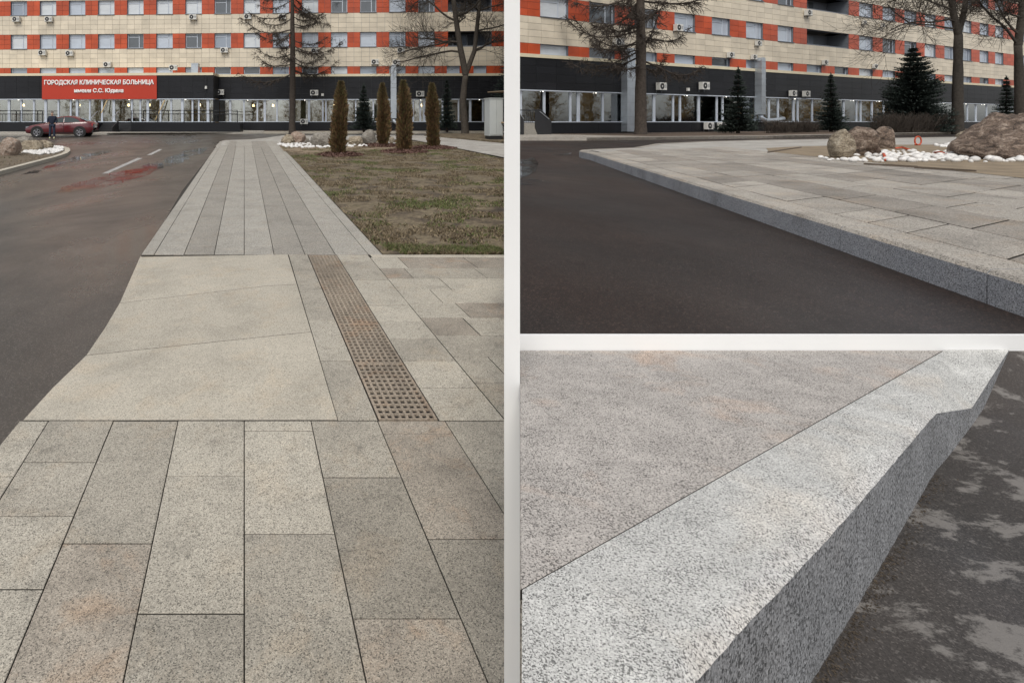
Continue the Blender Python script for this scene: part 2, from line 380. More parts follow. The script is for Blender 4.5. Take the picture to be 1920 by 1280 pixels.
# ------------------------------------------------------------------ ground, roads, left walk
sheet('ground', [(-600, -600), (600, -600), (600, 900), (-600, 900)], -.6, M_verge)
flat = lambda c: (lambda x, y: SL*y+c)
sheet('road', clip_left([(-90, -6), (20, -6), (20, 47.5), (-90, 47.5)]), flat(-.10), M_road)
AX = (458-CX)/F                                         # the walk runs along (AX, 1); X' is the distance beside its axis
def LX(xp, d): return (xp+AX*d, d)
def dL(py): return 2080/(py-199)
def quad(x0, x1, d0, d1): return [LX(x0, d0), LX(x1, d0), LX(x1, d1), LX(x0, d1)]
z0 = flat(0)
D477 = dL(477.5); D788 = dL(788.5)
bed = [Lp(x, y)[:2] for x, y in ((-60, 905), (0, 840), (40, 790), (100, 727), (160, 666), (196, 615), (222, 569), (243, 525), (264, 480), (342, 350), (412, 266), (420, 262.5), (470, 261), (500, 258), (530, 253.5), (790, 253.5))]
bed += [Lp(946, 269)[:2], Lp(946, 296)[:2], Lp(840, 275)[:2], Lp(770, 262)[:2], Lp(540, 264)[:2], Lp(518, 268)[:2]]
bed += [LX(1.863, dL(300)), LX(1.863, D477), (12, D477), (12, -1), (-6, -1)]
def tri_fill(name, poly, zf, mat, parent=None, kind=None, thick=None):
    bm = bmesh.new(); vs = [bm.verts.new((p[0], p[1], zf(p[0], p[1]))) for p in poly]
    fc = bm.faces.new(vs); bmesh.ops.triangulate(bm, faces=[fc])
    if thick:
        r = bmesh.ops.extrude_face_region(bm, geom=list(bm.faces))
        bmesh.ops.translate(bm, vec=(0, 0, -thick), verts=[g for g in r['geom'] if isinstance(g, bmesh.types.BMVert)])
    bmesh.ops.recalc_face_normals(bm, faces=list(bm.faces))
    me = bpy.data.meshes.new(name); bm.to_mesh(me); bm.free(); me.materials.append(mat)
    if not thick:
        if me.polygons and me.polygons[0].normal.z < 0: me.flip_normals()
    o = bpy.data.objects.new(name, me); COL.objects.link(o)
    if parent: o.parent = parent
    if kind: o['kind'] = kind
    return o
pav = tri_fill('pavement', ccw(clip_left(bed)), flat(-.085), M_joint, kind='structure', thick=.12)
near_mats = [G_light, G_mid, G_mid, G_dark, G_pink]
edges = [-1.244, -.832, -.421, 0, .4245, .8475, 1.277, 1.69, 2.1, 2.52, 2.94]
joints = [[866, 967, 1103.7], [819, 1017.6], [892, 1149.7], [807, 999.8], [894, 1158], [812, 1009.7], [866.7, 1090], [805, 1000], [880, 1100], [830, 1040]]
pick = {(0, 1): G_mid, (0, 2): G_light, (0, 3): G_light, (1, 1): G_mid, (1, 2): G_pink, (2, 0): G_light, (2, 1): G_light, (2, 2): G_mid, (3, 1): G_light, (3, 2): G_mid, (4, 0): G_mid, (4, 1): G_dark, (4, 2): G_pink, (5, 1): G_pink, (5, 2): G_dark}
for ci in range(10):
    ds = [D788]+[dL(y) for y in joints[ci]]
    while ds[-1] > .7: ds.append(ds[-1]-.82)
    for k in range(len(ds)-1):
        poly = clip_left(quad(edges[ci], edges[ci+1], ds[k+1], ds[k]))
        slab('slab', poly, z0, pick.get((ci, k), random.choice(near_mats)), pav, gap=.0024, bev=.0025)
# left kerb stones of the near paving
kz = z0
kd = [D788, 3.0, 2.3, 1.2]
for k in range(3):
    a0, a1 = kd[k], kd[k+1]
    slab('kerb_stone', [LX(-1.244, a0), LX(-1.43-(D788-a0)*.06, a0), LX(-1.43-(D788-a1)*.06, a1), LX(-1.244, a1)], kz, G_light, pav)
# ramp: three big tilted stones
def ramp_slab(pts):
    w = [Lp(x, y, c) for x, y, c in pts]; P = ccw([(p.x, p.y) for p in w]); zs = {(p.x, p.y): p.z for p in w}
    a = inset(P, .0035)
    v = [(q[0], q[1], zs[p]) for p, q in zip(P, a)]+[(q[0], q[1], zs[p]-.08) for p, q in zip(P, a)]; k = len(P)
    f = [tuple(range(k))]+[(k+i, k+(i+1) % k, (i+1) % k, i) for i in range(k)]
    mesh('ramp_slab', v, f, [G_ramp, M_joint], pav, mi=[0]+[1]*k)
ramp_slab([(263, 480, -.03), (540, 477.5, 0), (557, 533, 0), (500, 536, 0), (224, 568, -.06)])
ramp_slab([(224, 568, -.06), (500, 536, 0), (557, 533, 0), (584, 622, 0), (161, 666, -.07), (196, 615, -.07)])
ramp_slab([(161, 666, -.07), (584, 622, 0), (634, 787.5, 0), (42, 788, 0), (98, 727, -.05)])
# slabs between ramp and grating, beside the grating, and the field to the right
ys = [477.5, 547, 601, 676, 787.5]
for a, b in zip(ys, ys[1:]): slab('slab', quad(.596, .853, dL(b), dL(a)), z0, random.choice([G_light, G_mid]), pav)
ys = [477.5, 489.6, 507, 525, 547, 572, 601, 635, 676, 726, 787.5]
for a, b in zip(ys, ys[1:]): slab('slab', quad(1.243, 1.665, dL(b), dL(a)), z0, random.choice([G_light, G_light, G_mid]), pav)
ys = [482.5, 502.8, 521.6, 543, 567.5, 595.7, 628.5, 668.7, 717, 787.5]; sx = [.46, .38, .75, .45, .6, .5, .9, .35, .7]
for i, (a, b) in enumerate(zip(ys, ys[1:])):
    x = 1.665; w = sx[i]*.8
    while x < 5:
        slab('slab', clip_left(quad(x, x+w, dL(b), dL(a))), z0, random.choice([G_light, G_light, G_mid, G_pink]), pav); x += w; w = .86
slab('edging_stone', clip_left(quad(1.69, 3.2, dL(482.5), D477)), z0, G_ramp, pav); slab('edging_stone', clip_left(quad(3.2, 5, dL(482.5), D477)), z0, G_ramp, pav)
# the long walk
cols = [-1.216, -.813, -.406, 0, .403, .82, 1.23, 1.676]
cm = [G_path, G_pathd, G_path, G_path, G_pathd, G_pathd, G_path]
DEND = dL(264.3); stv, stf = [], []; far_parts = {}
def add_far(key, data):
    v, f = data; far_parts.setdefault(key, ([], [])); n = len(far_parts[key][0]); far_parts[key][0].extend(v); far_parts[key][1].extend([tuple(n+i for i in q) for q in f])
for ci in range(7):
    d = D477; first = True
    while d < DEND:
        L = random.choice([.41, .81, .81, .81, 1.2]) if not first else random.choice([.25, .45, .7]); first = False
        e = min(d+L, DEND); poly = quad(cols[ci], cols[ci+1], d, e)
        if ci < 1 and d > 28: poly = clip(poly, -1, 0, LX(-1.05, d)[0])
        if d < 21.5: slab('slab', poly, z0, cm[ci], pav, gap=.0038)
        elif len(poly) > 2: add_far(cm[ci], slab_data(poly, z0, .004))
        d = e
for x0, x1 in ((-1.39, -1.216), (1.676, 1.863)):
    d = D477
    while d < DEND-1:
        e = d+1.2; poly = quad(x0, x1, d, e)
        if d < 20: slab('edging_stone', poly, z0, G_path, pav)
        else: add_far(G_path, slab_data(poly, z0, .003))
        d = e
for m, (v, f) in far_parts.items(): tag(mesh('slab_far', v, f, m, pav), kind='stuff')
def pavedmat():
    m, t, b = newmat('far_paving', .8); p = pos(t)
    br = N(t, 'ShaderNodeTexBrick', Scale=1.0); br.inputs['Mortar Size'].default_value = .006; br.inputs['Brick Width'].default_value = .82; br.inputs['Row Height'].default_value = .42
    br.inputs['Color1'].default_value = (.42, .405, .37, 1); br.inputs['Color2'].default_value = (.33, .31, .28, 1); br.inputs['Mortar'].default_value = (.1, .09, .08, 1)
    t.links.new(p, br.inputs['Vector']); nz = ramp(t, noisef(t, p, 1.5, 5), [(.3, (.82,)*3), (.7, (1.12,)*3)])
    t.links.new(mix(t, 1.0, br.outputs[0], nz, 'MULTIPLY'), b.inputs['Base Color']); return m
M_farpave = pavedmat()
tri_fill('path', [Lp(x, y)[:2] for x, y in ((404, 274), (412, 266.5), (417, 264), (424, 262.8), (470, 261.4), (500, 258.4), (530, 254), (790, 254), (945, 269), (945, 295), (840, 274.5), (770, 261.5), (540, 263.6), (518, 268.6), (515, 274))], flat(-.003), M_farpave, kind='structure')
# drainage grating
gx0, gx1 = .862, 1.236; gl0, gl1 = dL(786), dL(478)
gt = thing('drain_grate', 'long rusty cast iron drainage grating set between the granite slabs', 'grating')
mt = MB(); mt.prism(ccw(quad(gx0, gx1, gl0, gl1)), flat(-.06), flat(-.05)); mt.build('channel', M_dark, gt)
M_rust = granite('rusty_iron', (.30, .25, .195), dark=.6, light=1.2, scale=90, warmth=.5, warm=(.30, .22, .17), vary=.1)
nseg = 5; seg = (gl1-gl0)/nseg
for s in range(nseg):
    a, b = gl0+s*seg+.004, gl0+(s+1)*seg-.004; mb = MB(); nb = 8
    for i in range(nb+1):
        xc = gx0+.008+(gx1-gx0-.016)*i/nb; mb.prism(quad(xc-.0085, xc+.0085, a, b), flat(-.014), flat(-.001))
    nr = max(9, int((b-a)/.058))
    for j in range(nr+1):
        dc = a+.008+(b-a-.016)*j/nr; mb.prism(quad(gx0, gx1, dc-.010, dc+.010), flat(-.014), flat(-.003))
    mb.build('grate_panel', M_rust, gt)
# lawn
lawn_poly = [LX(1.868, D477+.01), (Lp(946, 477)[0]+.1, D477+.01)]+[Lp(946, 298)[:2], Lp(840, 276)[:2], Lp(770, 263.2)[:2], Lp(540, 265)[:2], Lp(520, 270)[:2], LX(1.868, dL(300))]
lawn_poly = ccw([tuple(p) for p in lawn_poly])
tri_fill('lawn', clip_left(lawn_poly), flat(.004), M_lawn, kind='structure')
def inpoly(P, x, y):
    r = np.zeros(len(x), bool); n = len(P)
    for i in range(n):
        x1, y1 = P[i]; x2, y2 = P[(i+1) % n]
        c = ((y1 > y) != (y2 > y)) & (x < (x2-x1)*(y-y1)/((y2-y1) if y2 != y1 else 1e-9)+x1); r ^= c
    return r
def blades(name, poly, n, zf, hmin, hmax, width, mats, label, patch=1.2, greenness=.5, near_bias=1.0):
    P = np.array(poly); lo, hi = P.min(0), P.max(0)
    x = rng.uniform(lo[0], hi[0], n*3); y = lo[1]+(hi[1]-lo[1])*rng.uniform(0, 1, n*3)**near_bias
    k = inpoly(poly, x, y); x, y = x[k][:n], y[k][:n]; n = len(x)
    pn = np.array([noise.noise(Vector((a*patch, b*patch, 3.1)))+.5*noise.noise(Vector((a*patch*3, b*patch*3, 9.1))) for a, b in zip(x, y)])
    pg = np.array([noise.noise(Vector((a*patch*.55, b*patch*.55, 33.1)))+.4*noise.noise(Vector((a*patch*2, b*patch*2, 19.1))) for a, b in zip(x, y)])
    keep = rng.uniform(-.35, .35, n) < pn*1.6-.04; x, y, pn, pg = x[keep], y[keep], pn[keep], pg[keep]; n = len(x)
    th = rng.uniform(0, 2*np.pi, n); h = rng.uniform(hmin, hmax, n); lean = rng.uniform(.2, 1.6, n)*h; la = rng.uniform(0, 2*np.pi, n)
    w = width*rng.uniform(.6, 1.4, n); z = zf(x, y)
    v = np.empty((n, 3, 3)); v[:, 0] = np.c_[x-np.cos(th)*w, y-np.sin(th)*w, z]; v[:, 1] = np.c_[x+np.cos(th)*w, y+np.sin(th)*w, z]
    v[:, 2] = np.c_[x+np.cos(la)*lean, y+np.sin(la)*lean, z+h]
    mi = (rng.uniform(0, 1, n) < np.clip(greenness+pg*1.3, .0, .85)).astype(int)
    return tag(npmesh(name, v.reshape(-1, 3), np.arange(3*n).reshape(-1, 3), mats, mi=mi), label, kind='stuff', cat='grass')
blades('grass', clip_left(lawn_poly, .05), 170000, flat(.003), .010, .05, .012, [M_dry, M_green], 'patchy dry yellow and green grass of the lawn beside the walk', greenness=.17, near_bias=1.5)
edge = clip_left(quad(1.95, 4.2, D477+.02, D477+.45))
blades('grass', edge, 9000, flat(.003), .02, .06, .006, [M_dry, M_green], 'strip of fresh green grass along the slabs at the lawn edge', greenness=.75)

# ------------------------------------------------------------------ boulders and pebbles
def boulder(label, c, size, mat, seed, rough=.16, point=0.0, slope=0.0, rz=0.0, facet=.25, cat='boulder'):
    bm = bmesh.new(); bmesh.ops.create_icosphere(bm, subdivisions=5 if size[0] > .3 else 4, radius=1); o3 = Vector((seed*7.3, seed*3.1, seed*1.7)); rs = random.Random(seed)
    planes = [(Vector((rs.gauss(0, 1), rs.gauss(0, 1), rs.gauss(.2, .7))).normalized(), rs.uniform(.66, .88)) for _ in range(9)]
    for v in bm.verts:
        p = v.co.normalized(); q = p*1.15+o3
        r = 1+rough*noise.noise(q)*1.6+rough*.55*noise.noise(q*2.6)+rough*.3*noise.noise(q*6)+rough*.13*noise.noise(q*14)+rough*.55*(.45-abs(noise.noise(q*1.7+Vector((2, 7, 1))))*1.6)
        cell = noise.cell_vector(p*1.4+o3)
        p2 = p*r*(1-rough*.5*abs(noise.noise(q*3.4+Vector((5, 5, 5)))))
        for fn, fd in planes:
            e = p2.dot(fn)-fd
            if e > 0: p2 = p2-fn*e*.8
        mx = max(abs(p2.x), abs(p2.y), abs(p2.z)); p2 = p2.lerp(p2/mx*.9, facet*.5)
        if point: k = 1-point*max(0, p2.z); p2.x *= k; p2.y *= k
        if slope: k = .5+.5*max(-1, min(1, p2.x/.75)); p2.z = -.72+(p2.z+.72)*(1-slope*(1-k))
        p2.z = max(p2.z, -.72)
        v.co = Vector((p2.x*size[0], p2.y*size[1], (p2.z+.70)*size[2]/1.7))
    me = bpy.data.meshes.new('boulder'); bm.to_mesh(me); bm.free(); me.materials.append(mat)
    me.polygons.foreach_set('use_smooth', [True]*len(me.polygons))
    o = bpy.data.objects.new('boulder', me); COL.objects.link(o); o.location = c; o.rotation_euler = (0, 0, rz)
    return tag(o, label, cat, 'boulders')
def lb(label, x0, x1, yt, yb, mat, seed, **kw):
    c = Lp((x0+x1)/2, yb); d = c.y+.3; w = (x1-x0)*d/F/2*.97; boulder(label, (c.x*d/c.y, d, SL*d-.02), (w, w*.8, (yb-yt)*d/F*1.02), mat, seed, **kw)
lb('tan pointed boulder on white pebbles at the end of the granite walk', 527, 553, 252, 271, R_tan, 1)
lb('brown rugged boulder touching the tan pointed one by the walk end', 542, 575, 248, 270, R_pink, 2, rough=.22)
lb('small grey boulder half hidden behind the brown rugged boulder', 562, 581, 257, 268, R_grey, 3)
lb('large brown grey boulder behind the foremost brown thuja', 580, 628, 248, 275, R_grey, 4, rough=.2)
lb('rounded beige boulder between two thujas on the lawn', 650, 684, 254, 273, R_tan, 5)
lb('pale green grey boulder leaning beside the rounded beige one', 676, 708, 244, 272, R_grey, 6)
lb('small brown boulder between the middle thujas', 727, 741, 257, 270, R_tan, 7)
# pebbles of the left beds, too small to count
def pebble_mesh(seed):
    bm = bmesh.new(); bmesh.ops.create_icosphere(bm, subdivisions=2, radius=1)
    for v in bm.verts: v.co *= 1+.22*noise.noise(v.co*1.3+Vector((seed*5.1, 0, 0)))
    me = bpy.data.meshes.new('pebble'); bm.to_mesh(me); bm.free(); me.materials.append(M_pebble)
    me.polygons.foreach_set('use_smooth', [True]*len(me.polygons)); return me
PM = [pebble_mesh(i) for i in range(5)]
def pebbles_stuff(label, poly, n, zf, r):
    me = PM[0]; bv = np.array([v.co[:] for v in me.vertices]); bf = np.array([p.vertices[:] for p in me.polygons])
    P = np.array(poly); lo, hi = P.min(0), P.max(0); x = rng.uniform(lo[0], hi[0], n*4); y = rng.uniform(lo[1], hi[1], n*4); k = inpoly(poly, x, y); x, y = x[k][:n], y[k][:n]
    V, Fs = [], []
    for i, (a, b) in enumerate(zip(x, y)):
        s = r*rng.uniform(.7, 1.3, 3)*np.array([1, 1, .65]); t = rng.uniform(0, 6.28); R = np.array([[math.cos(t), -math.sin(t), 0], [math.sin(t), math.cos(t), 0], [0, 0, 1]])
        V.append((bv*s)@R.T+np.array([a, b, zf(a, b)+s[2]*.5])); Fs.append(bf+i*len(bv))
    return tag(npmesh('pebbles', np.vstack(V), np.vstack(Fs), M_pebble, smooth=True), label, 'pebbles', kind='stuff')
pebbles_stuff('band of white pebbles around the boulders on the lawn', [Lp(x, y)[:2] for x, y in ((520, 272.5), (535, 277.5), (600, 278), (680, 276), (765, 274), (765, 270), (700, 268), (530, 269))], 420, flat(.01), .075)
tri_fill('soil', [Lp(x, y)[:2] for x, y in ((522, 271), (532, 284), (590, 291), (660, 284), (770, 278), (768, 266), (640, 264), (540, 266))], flat(.012), simple('sandy_soil', (.24, .185, .125), .95, .35, 4, bmp=.6), kind='structure')
# traffic island on the left
isl = [(-160, 365), (-40, 333), (0, 321), (60, 305.5), (108, 293), (126, 287), (132, 282), (130, 277.5), (120, 274.5), (104, 273), (40, 268), (-160, 262)]
isw = ccw([tuple(Lp(x, y, .03)[:2]) for x, y in isl])
io = tri_fill('traffic_island', isw, flat(.03), G_ramp, kind='structure', thick=.2)
tri_fill('soil', inset(isw, .22), flat(.036), M_soil, kind='structure')
blades('grass', inset(isw, .3), 9000, flat(.036), .02, .06, .012, [M_dry, M_green], 'rough dry grass on the traffic island', greenness=.15)
def ib(label, x0, x1, yt, yb, mat, seed, **kw):
    c = Lp((x0+x1)/2, yb, .04); d = c.y+.35; w = (x1-x0)*d/F/2*.92; boulder(label, (c.x*d/c.y, d, SL*d+.01), (w, w*.75, (yb-yt)*d/F*1.02), mat, seed, **kw)
ib('big pink and grey boulder on the traffic island', -4, 43, 257, 292, R_pink, 11, rough=.13)
ib('pale block shaped boulder on the white pebbles of the island', 38, 84, 262, 284, R_tan, 12, rough=.08, facet=.8)
ib('long low boulder at the back of the island', 28, 66, 256, 268, R_grey, 13)
ib('round brown boulder at the tip of the island', 66, 103, 262, 281, R_tan, 14)
pebbles_stuff('patch of white pebbles at the tip of the traffic island', [Lp(x, y, .04)[:2] for x, y in ((42, 287), (70, 291), (100, 289), (118, 283), (118, 277), (104, 275), (90, 278), (50, 281))], 420, flat(.05), .065)
# puddles and paint
def blob(pts, n=5, c=-.096):
    out = []
    for i, (x, y) in enumerate(pts):
        x2, y2 = pts[(i+1) % len(pts)]
        for k in range(n):
            t = k/n; jx = random.uniform(-4, 4); jy = random.uniform(-.5, .5); out.append(tuple(Lp(x+(x2-x)*t+jx, y+(y2-y)*t+jy, c)[:2]))
    return ccw(out)
for pts in ([(75, 318), (120, 309), (165, 298), (215, 283), (205, 281), (160, 288), (110, 303)], [(95, 366), (190, 352), (262, 334), (304, 315), (298, 302), (262, 312), (190, 330), (120, 350)],
            [(296, 316), (335, 307), (356, 296), (342, 286), (306, 298)], [(345, 296), (382, 287), (390, 277), (355, 280), (338, 287)], [(40, 327), (66, 324), (80, 320), (60, 320)]):
    tri_fill('puddle', blob(pts), flat(-.096), M_water, kind='structure')
tri_fill('road_marking', [Lp(x, y, -.096)[:2] for x, y in ((190, 326), (203, 325), (268, 296.5), (258, 296))], flat(-.096), M_paint, kind='structure')
tri_fill('road_marking', [Lp(x, y, -.096)[:2] for x, y in ((275, 291), (284, 290.5), (305, 280), (298, 280))], flat(-.096), M_paint, kind='structure')
# pavement in front of the entrance, verge and far kerb on the left
def strip(name, pts_lo, pts_hi, c, mat, thick=.14, kind='structure'):
    P = [tuple(Lp(x, y, c)[:2]) for x, y in pts_lo]+[tuple(Lp(x, y, c)[:2]) for x, y in reversed(pts_hi)]
    return tri_fill(name, ccw(clip_left(P, .03)), flat(c), mat, kind=kind, thick=thick)
strip('pavement', [(-80, 252), (120, 251), (200, 250), (240, 248.5), (440, 248.5), (500, 247.6)], [(-80, 242.5), (500, 242.5)], .02, G_path)
strip('kerb', [(495, 247.6), (958, 247)], [(495, 246.2), (958, 245.6)], .03, G_ramp)
strip('verge', [(495, 246.2), (958, 245.6)], [(495, 240), (958, 240)], .024, M_verge)
strip('verge', [(795, 254), (830, 257), (900, 262), (958, 266)], [(800, 251.5), (850, 250.5), (958, 250.5)], .03, M_lawn, thick=.1)

# ------------------------------------------------------------------ upper drive on the right
wall_top = lambda x, y: ZR
EW = .013
tri_fill('road', [(EDGE*2.19+.0, 2.19), (60, 2.19), (60, 70), (EDGE*70, 70)], lambda x, y: ZR, M_roadR, kind='structure')
wl = MB()
k = EDGE; nrm = Vector((1, -k)).normalized()
def wp(d, off): p = Vector((k*d, d))+nrm*off; return (p.x, p.y)
wl.prism(ccw([wp(1.9, -.02), wp(1.9, .02), wp(42, .02), wp(42, -.02)]), -.4, ZR-.004)  # wall put in along the line that divides the two views
tag(wl.build('divider_wall', M_white), 'low white wall added on the divider line beside the upper drive', 'wall')
ed = MB(); ed.box(EDGE*2.18+.02, 14, 2.172, 2.186, .7, ZR+.001)  # added band, stands in for the white strip between drive and close kerb views
tag(ed.build('white_divider_band', M_white), 'white horizontal band added as divider between the dark drive and the close granite kerb', 'edging')
post = MB(); post.prism([(-.0249, -.0249), (.0249, -.0249), (.0249, .0249), (-.0249, .0249)], 0, 4.2); post.prism([(-.026, -.026), (.026, -.026), (.026, .026), (-.026, .026)], 4.2, 4.22)  # added post, stands in for the white strip between left and right views
po = post.build('white_divider_post', M_white); po.location = (EDGE*1.85, 1.85, SL*1.85-.02); po.rotation_euler = (0, 0, -math.atan(EDGE))
tag(po, 'tall slim white post added as divider between the left and right views', 'post')
# raised pavement
KD = .256
def V(v, d): return (v+KD*d, d)
nose = [(5.50, 12.35), (5.62, 12.9), (5.85, 13.3), (6.2, 13.6), (7.64, 14.4), (9.76, 17.0), (12.6, 19), (15.9, 20.5), (22, 22.5), (33, 26.5), (58, 33)]
upoly = ccw([V(2.36, 2.2)]+[V(2.36, 12.2)]+nose+[(58, 2.2)])
up = tri_fill('pavement', upoly, lambda x, y: ZK-.05, M_joint, kind='structure', thick=.1)
fill = ccw([V(6.45, 2.19), V(6.45, 11.2), V(2.62, 11.2), V(2.62, 12.3), (5.85, 13.0), (6.05, 13.3), (6.35, 13.5), (7.7, 14.2), (9.8, 16.8), (12.6, 18.8), (15.9, 20.3), (22, 22.3), (33, 26.3), (56, 32), (56, 2.19)])
tri_fill('paving_far', fill, lambda x, y: ZK-.002, M_farpave, parent=up)
# kerb stones: bevelled profile swept along the front
kj = [2.19, 2.55, 3.6, 5.95, 8.1, 8.75, 10.4, 12.1]
def kerb_stone(a, b):
    prof = [(2.315, -KT-.05), (2.315, -.022), (2.333, -.002), (2.36, 0), (2.570, 0), (2.570, -.1)]
    a += .003; b -= .003; n = 2; v = []; f = []; K = len(prof)
    for i in range(n):
        d = a+(b-a)*i
        for (x, z) in prof: v.append((x+KD*d, d, ZK+z))
    for q in range(K-1): f.append((q, K+q, K+q+1, q+1))
    f.append(tuple(range(K))); f.append(tuple(reversed(range(K, 2*K))))
    mi = [0, 1, 1, 1, 1, 0, 0]
    o = mesh('kerb_stone', v, f, [G_kerb, G_upper], up, mi=mi); return o
for a, b in zip(kj, kj[1:]): kerb_stone(a, b)
# curved nose of the kerb
npts = [V(2.315, 12.1), (5.47, 12.6), (5.55, 12.95), (5.75, 13.3), (6.1, 13.6), (7.6, 14.45), (9.7, 17.1), (12.5, 19.1), (15.8, 20.65), (22, 22.7), (33, 26.7), (58, 33.3)]
v = []; f = []
for i, p in enumerate(npts):
    a = Vector(npts[max(0, i-1)]); b = Vector(npts[min(len(npts)-1, i+1)]); t = (b-a).normalized(); n = Vector((t.y, -t.x)); q = Vector(p)
    for off, z in ((0, -KT-.05), (0, -.022), (.018, -.002), (.24, .001), (.24, -.1)): w = q+n*off; v.append((w.x, w.y, ZK+z))
for i in range(len(npts)-1):
    for j in range(4): f.append((i*5+j, (i+1)*5+j, (i+1)*5+j+1, i*5+j+1))
mesh('kerb_run', v, f, [G_kerb, G_upper], up, mi=[0 if (i % 4) == 0 else 1 for i in range(len(f))])
# slabs laid obliquely
CQ = .5035; vs = [2.58, 3.085, 3.63, 4.15, 4.68, 5.2, 5.73, 6.1, 6.45]
def VQ(v_, q): d = (q+CQ*v_)/(1-CQ*KD); return V(v_, d)
uo = ccw(inset(upoly, .25))
for i in range(8):
    q = -1.2+random.uniform(0, .5) if i else -.95; um = G_upperd if i in (1, 5) else G_upper
    while q < 9.5:
        L = .3 if i == 0 else .566
        if i == 0 and random.random() < .3: L = .566
        poly = [VQ(vs[i], q), VQ(vs[i+1], q), VQ(vs[i+1], q+L), VQ(vs[i], q+L)]; q += L
        poly = clip(poly, 0, -1, 2.192)
        poly = clip(poly, -.35, .94, -(-.35*5.62+.94*13.05)) if len(poly) > 2 else poly
        if len(poly) < 3 or area(poly) < .01: continue
        slab('slab', poly, lambda x, y: ZK, um if random.random() < .75 else random.choice([G_upper, G_upperd]), up, gap=.0065)
# planting bed with sand, boards, pebbles, boulders
bedR = [(6.45, 5.2), (6.45, 6.9), (6.47, 8), (6.4, 10), (6.38, 12.4)]
bp = [V(a, b) for a, b in bedR]+[(10.8, 14.1), (12.2, 14.9), (15, 16), (19, 16.3), (20, 9), (12, 5.2)]
sand = simple('sand_soil', (.27, .21, .14), .95, .35, 3, bmp=.7)
sb = tri_fill('planting_bed', ccw(bp), lambda x, y: ZK+.004, sand, kind='structure')
M_oldwood = simple('old_wood', (.13, .10, .075), .9, .3, 8)
bd = thing('edging_board', 'thin weathered edging boards laid along the sandy planting bed', 'board')
for (x0, y0, x1, y1) in ((1620, 306.5, 1720, 312), (1715, 313, 1830, 320), (1440, 285, 1502, 276)):
    a = Rp(x0, y0, HK-.02); b = Rp(x1, y1, HK-.02); mb = MB(); n = Vector((-(b-a).y, (b-a).x, 0)).normalized()*.012
    mb.prism(ccw([tuple((p)[:2]) for p in (a-n, b-n, b+n, a+n)]), ZK, ZK+.028); mb.build('board', M_oldwood, bd)
def rb(label, x0, x1, yt, yb, mat, seed, sx_=.74, **kw):
    c = Rp((x0+x1)/2, yb, HK); d = c.y+.15; w = (x1-x0)*d/F/2*sx_; boulder(label, (c.x*d/c.y, d, ZK-.02), (w, w*.95, (yb-yt)*d/F*1.04), mat, seed, **kw)
rb('egg shaped tan boulder at the corner of the sandy bed', 1547, 1606, 240, 297, R_tan, 21, rough=.14, point=.28)
rb('dark rugged brown boulder leaning behind the egg shaped boulder', 1582, 1652, 230, 293, R_brown, 22, rough=.32)
rb('rounded brown boulder half behind the dark rugged one', 1636, 1680, 237, 279, R_brown, 23, rough=.12)
rb('huge sloping brown boulder lying on the white pebbles', 1790, 1990, 186, 299, R_brown, 24, rough=.34, sx_=.84, slope=.72, facet=.4)
rb('pale pink nose shaped boulder against the huge sloping boulder', 1776, 1836, 254, 292, R_pink, 25, rough=.15)
rb('small flat tan boulder behind the huge sloping boulder', 1795, 1842, 242, 262, R_tan, 26)
pk = 0
def pebble(px, py, s):
    p = Rp(px, py, HK); o = bpy.data.objects.new('pebble', random.choice(PM)); COL.objects.link(o)
    s *= random.choice([.65, .85, 1, 1, 1.15])
    o.scale = (s*random.uniform(.75, 1.15), s*random.uniform(.8, 1.15), s*random.uniform(.6, .85)); o.location = (p.x, p.y, ZK+o.scale[2]*.75); o.rotation_euler = (0, 0, random.uniform(0, 6))
    tag(o, 'white rounded pebble lying among the boulders of the sandy bed', 'pebble', 'white pebbles in the sandy bed')
for i in range(105): pebble(random.uniform(1622, 1918), random.uniform(294, 305), random.uniform(.042, .066))
for i in range(75): pebble(random.uniform(1655, 1795), random.uniform(284, 298), random.uniform(.036, .062))
for px, py in ((1539, 297), (1548, 299), (1560, 300), (1571, 301), (1583, 302), (1592, 302), (1604, 302), (1612, 303), (1620, 301), (1606, 293), (1612, 291), (1622, 304), (1600, 304), (1555, 302)): pebble(px, py, random.uniform(.04, .056))
for i in range(14): pebble(random.uniform(1750, 1780), random.uniform(272, 277), .05)
# orange cables
p = Rp(1722, 273, HK); pts = []
for i in range(26):
    t = -2.2+i/25*7.4; r = .12; pts.append((p.x+r*.72*math.cos(t), p.y+.02*i/25, ZK+.135+r*math.sin(t)))
pts = [(p.x-.09, p.y, ZK-.01), (p.x-.085, p.y, ZK+.06)]+pts
tag(MB().tube(pts, .019, 6).build('orange_cable', M_orange, smooth=True), 'loop of orange cable sticking up from the sandy bed', 'cable')
for lab, q in (('short orange cable end pointing up out of the white pebbles', [(1652, 290, .03), (1657, 297, .08), (1661, 303, .02)]), ('orange cable lying by the rounded brown boulder', [(1680, 281, .04), (1692, 280, .05), (1706, 283, .02)]),
               ('orange cable lying beside the pale pink boulder', [(1752, 290, .04), (1764, 291, .06), (1776, 292, .03)]), ('orange cable piece in front of the huge sloping boulder', [(1904, 296, .03), (1915, 294, .05), (1940, 295, .04)])):
    tag(MB().tube([Rp(x, y, HK)+Vector((0, 0, h)) for x, y, h in q], .022, 6).build('orange_cable', M_orange, smooth=True), lab, 'cable')
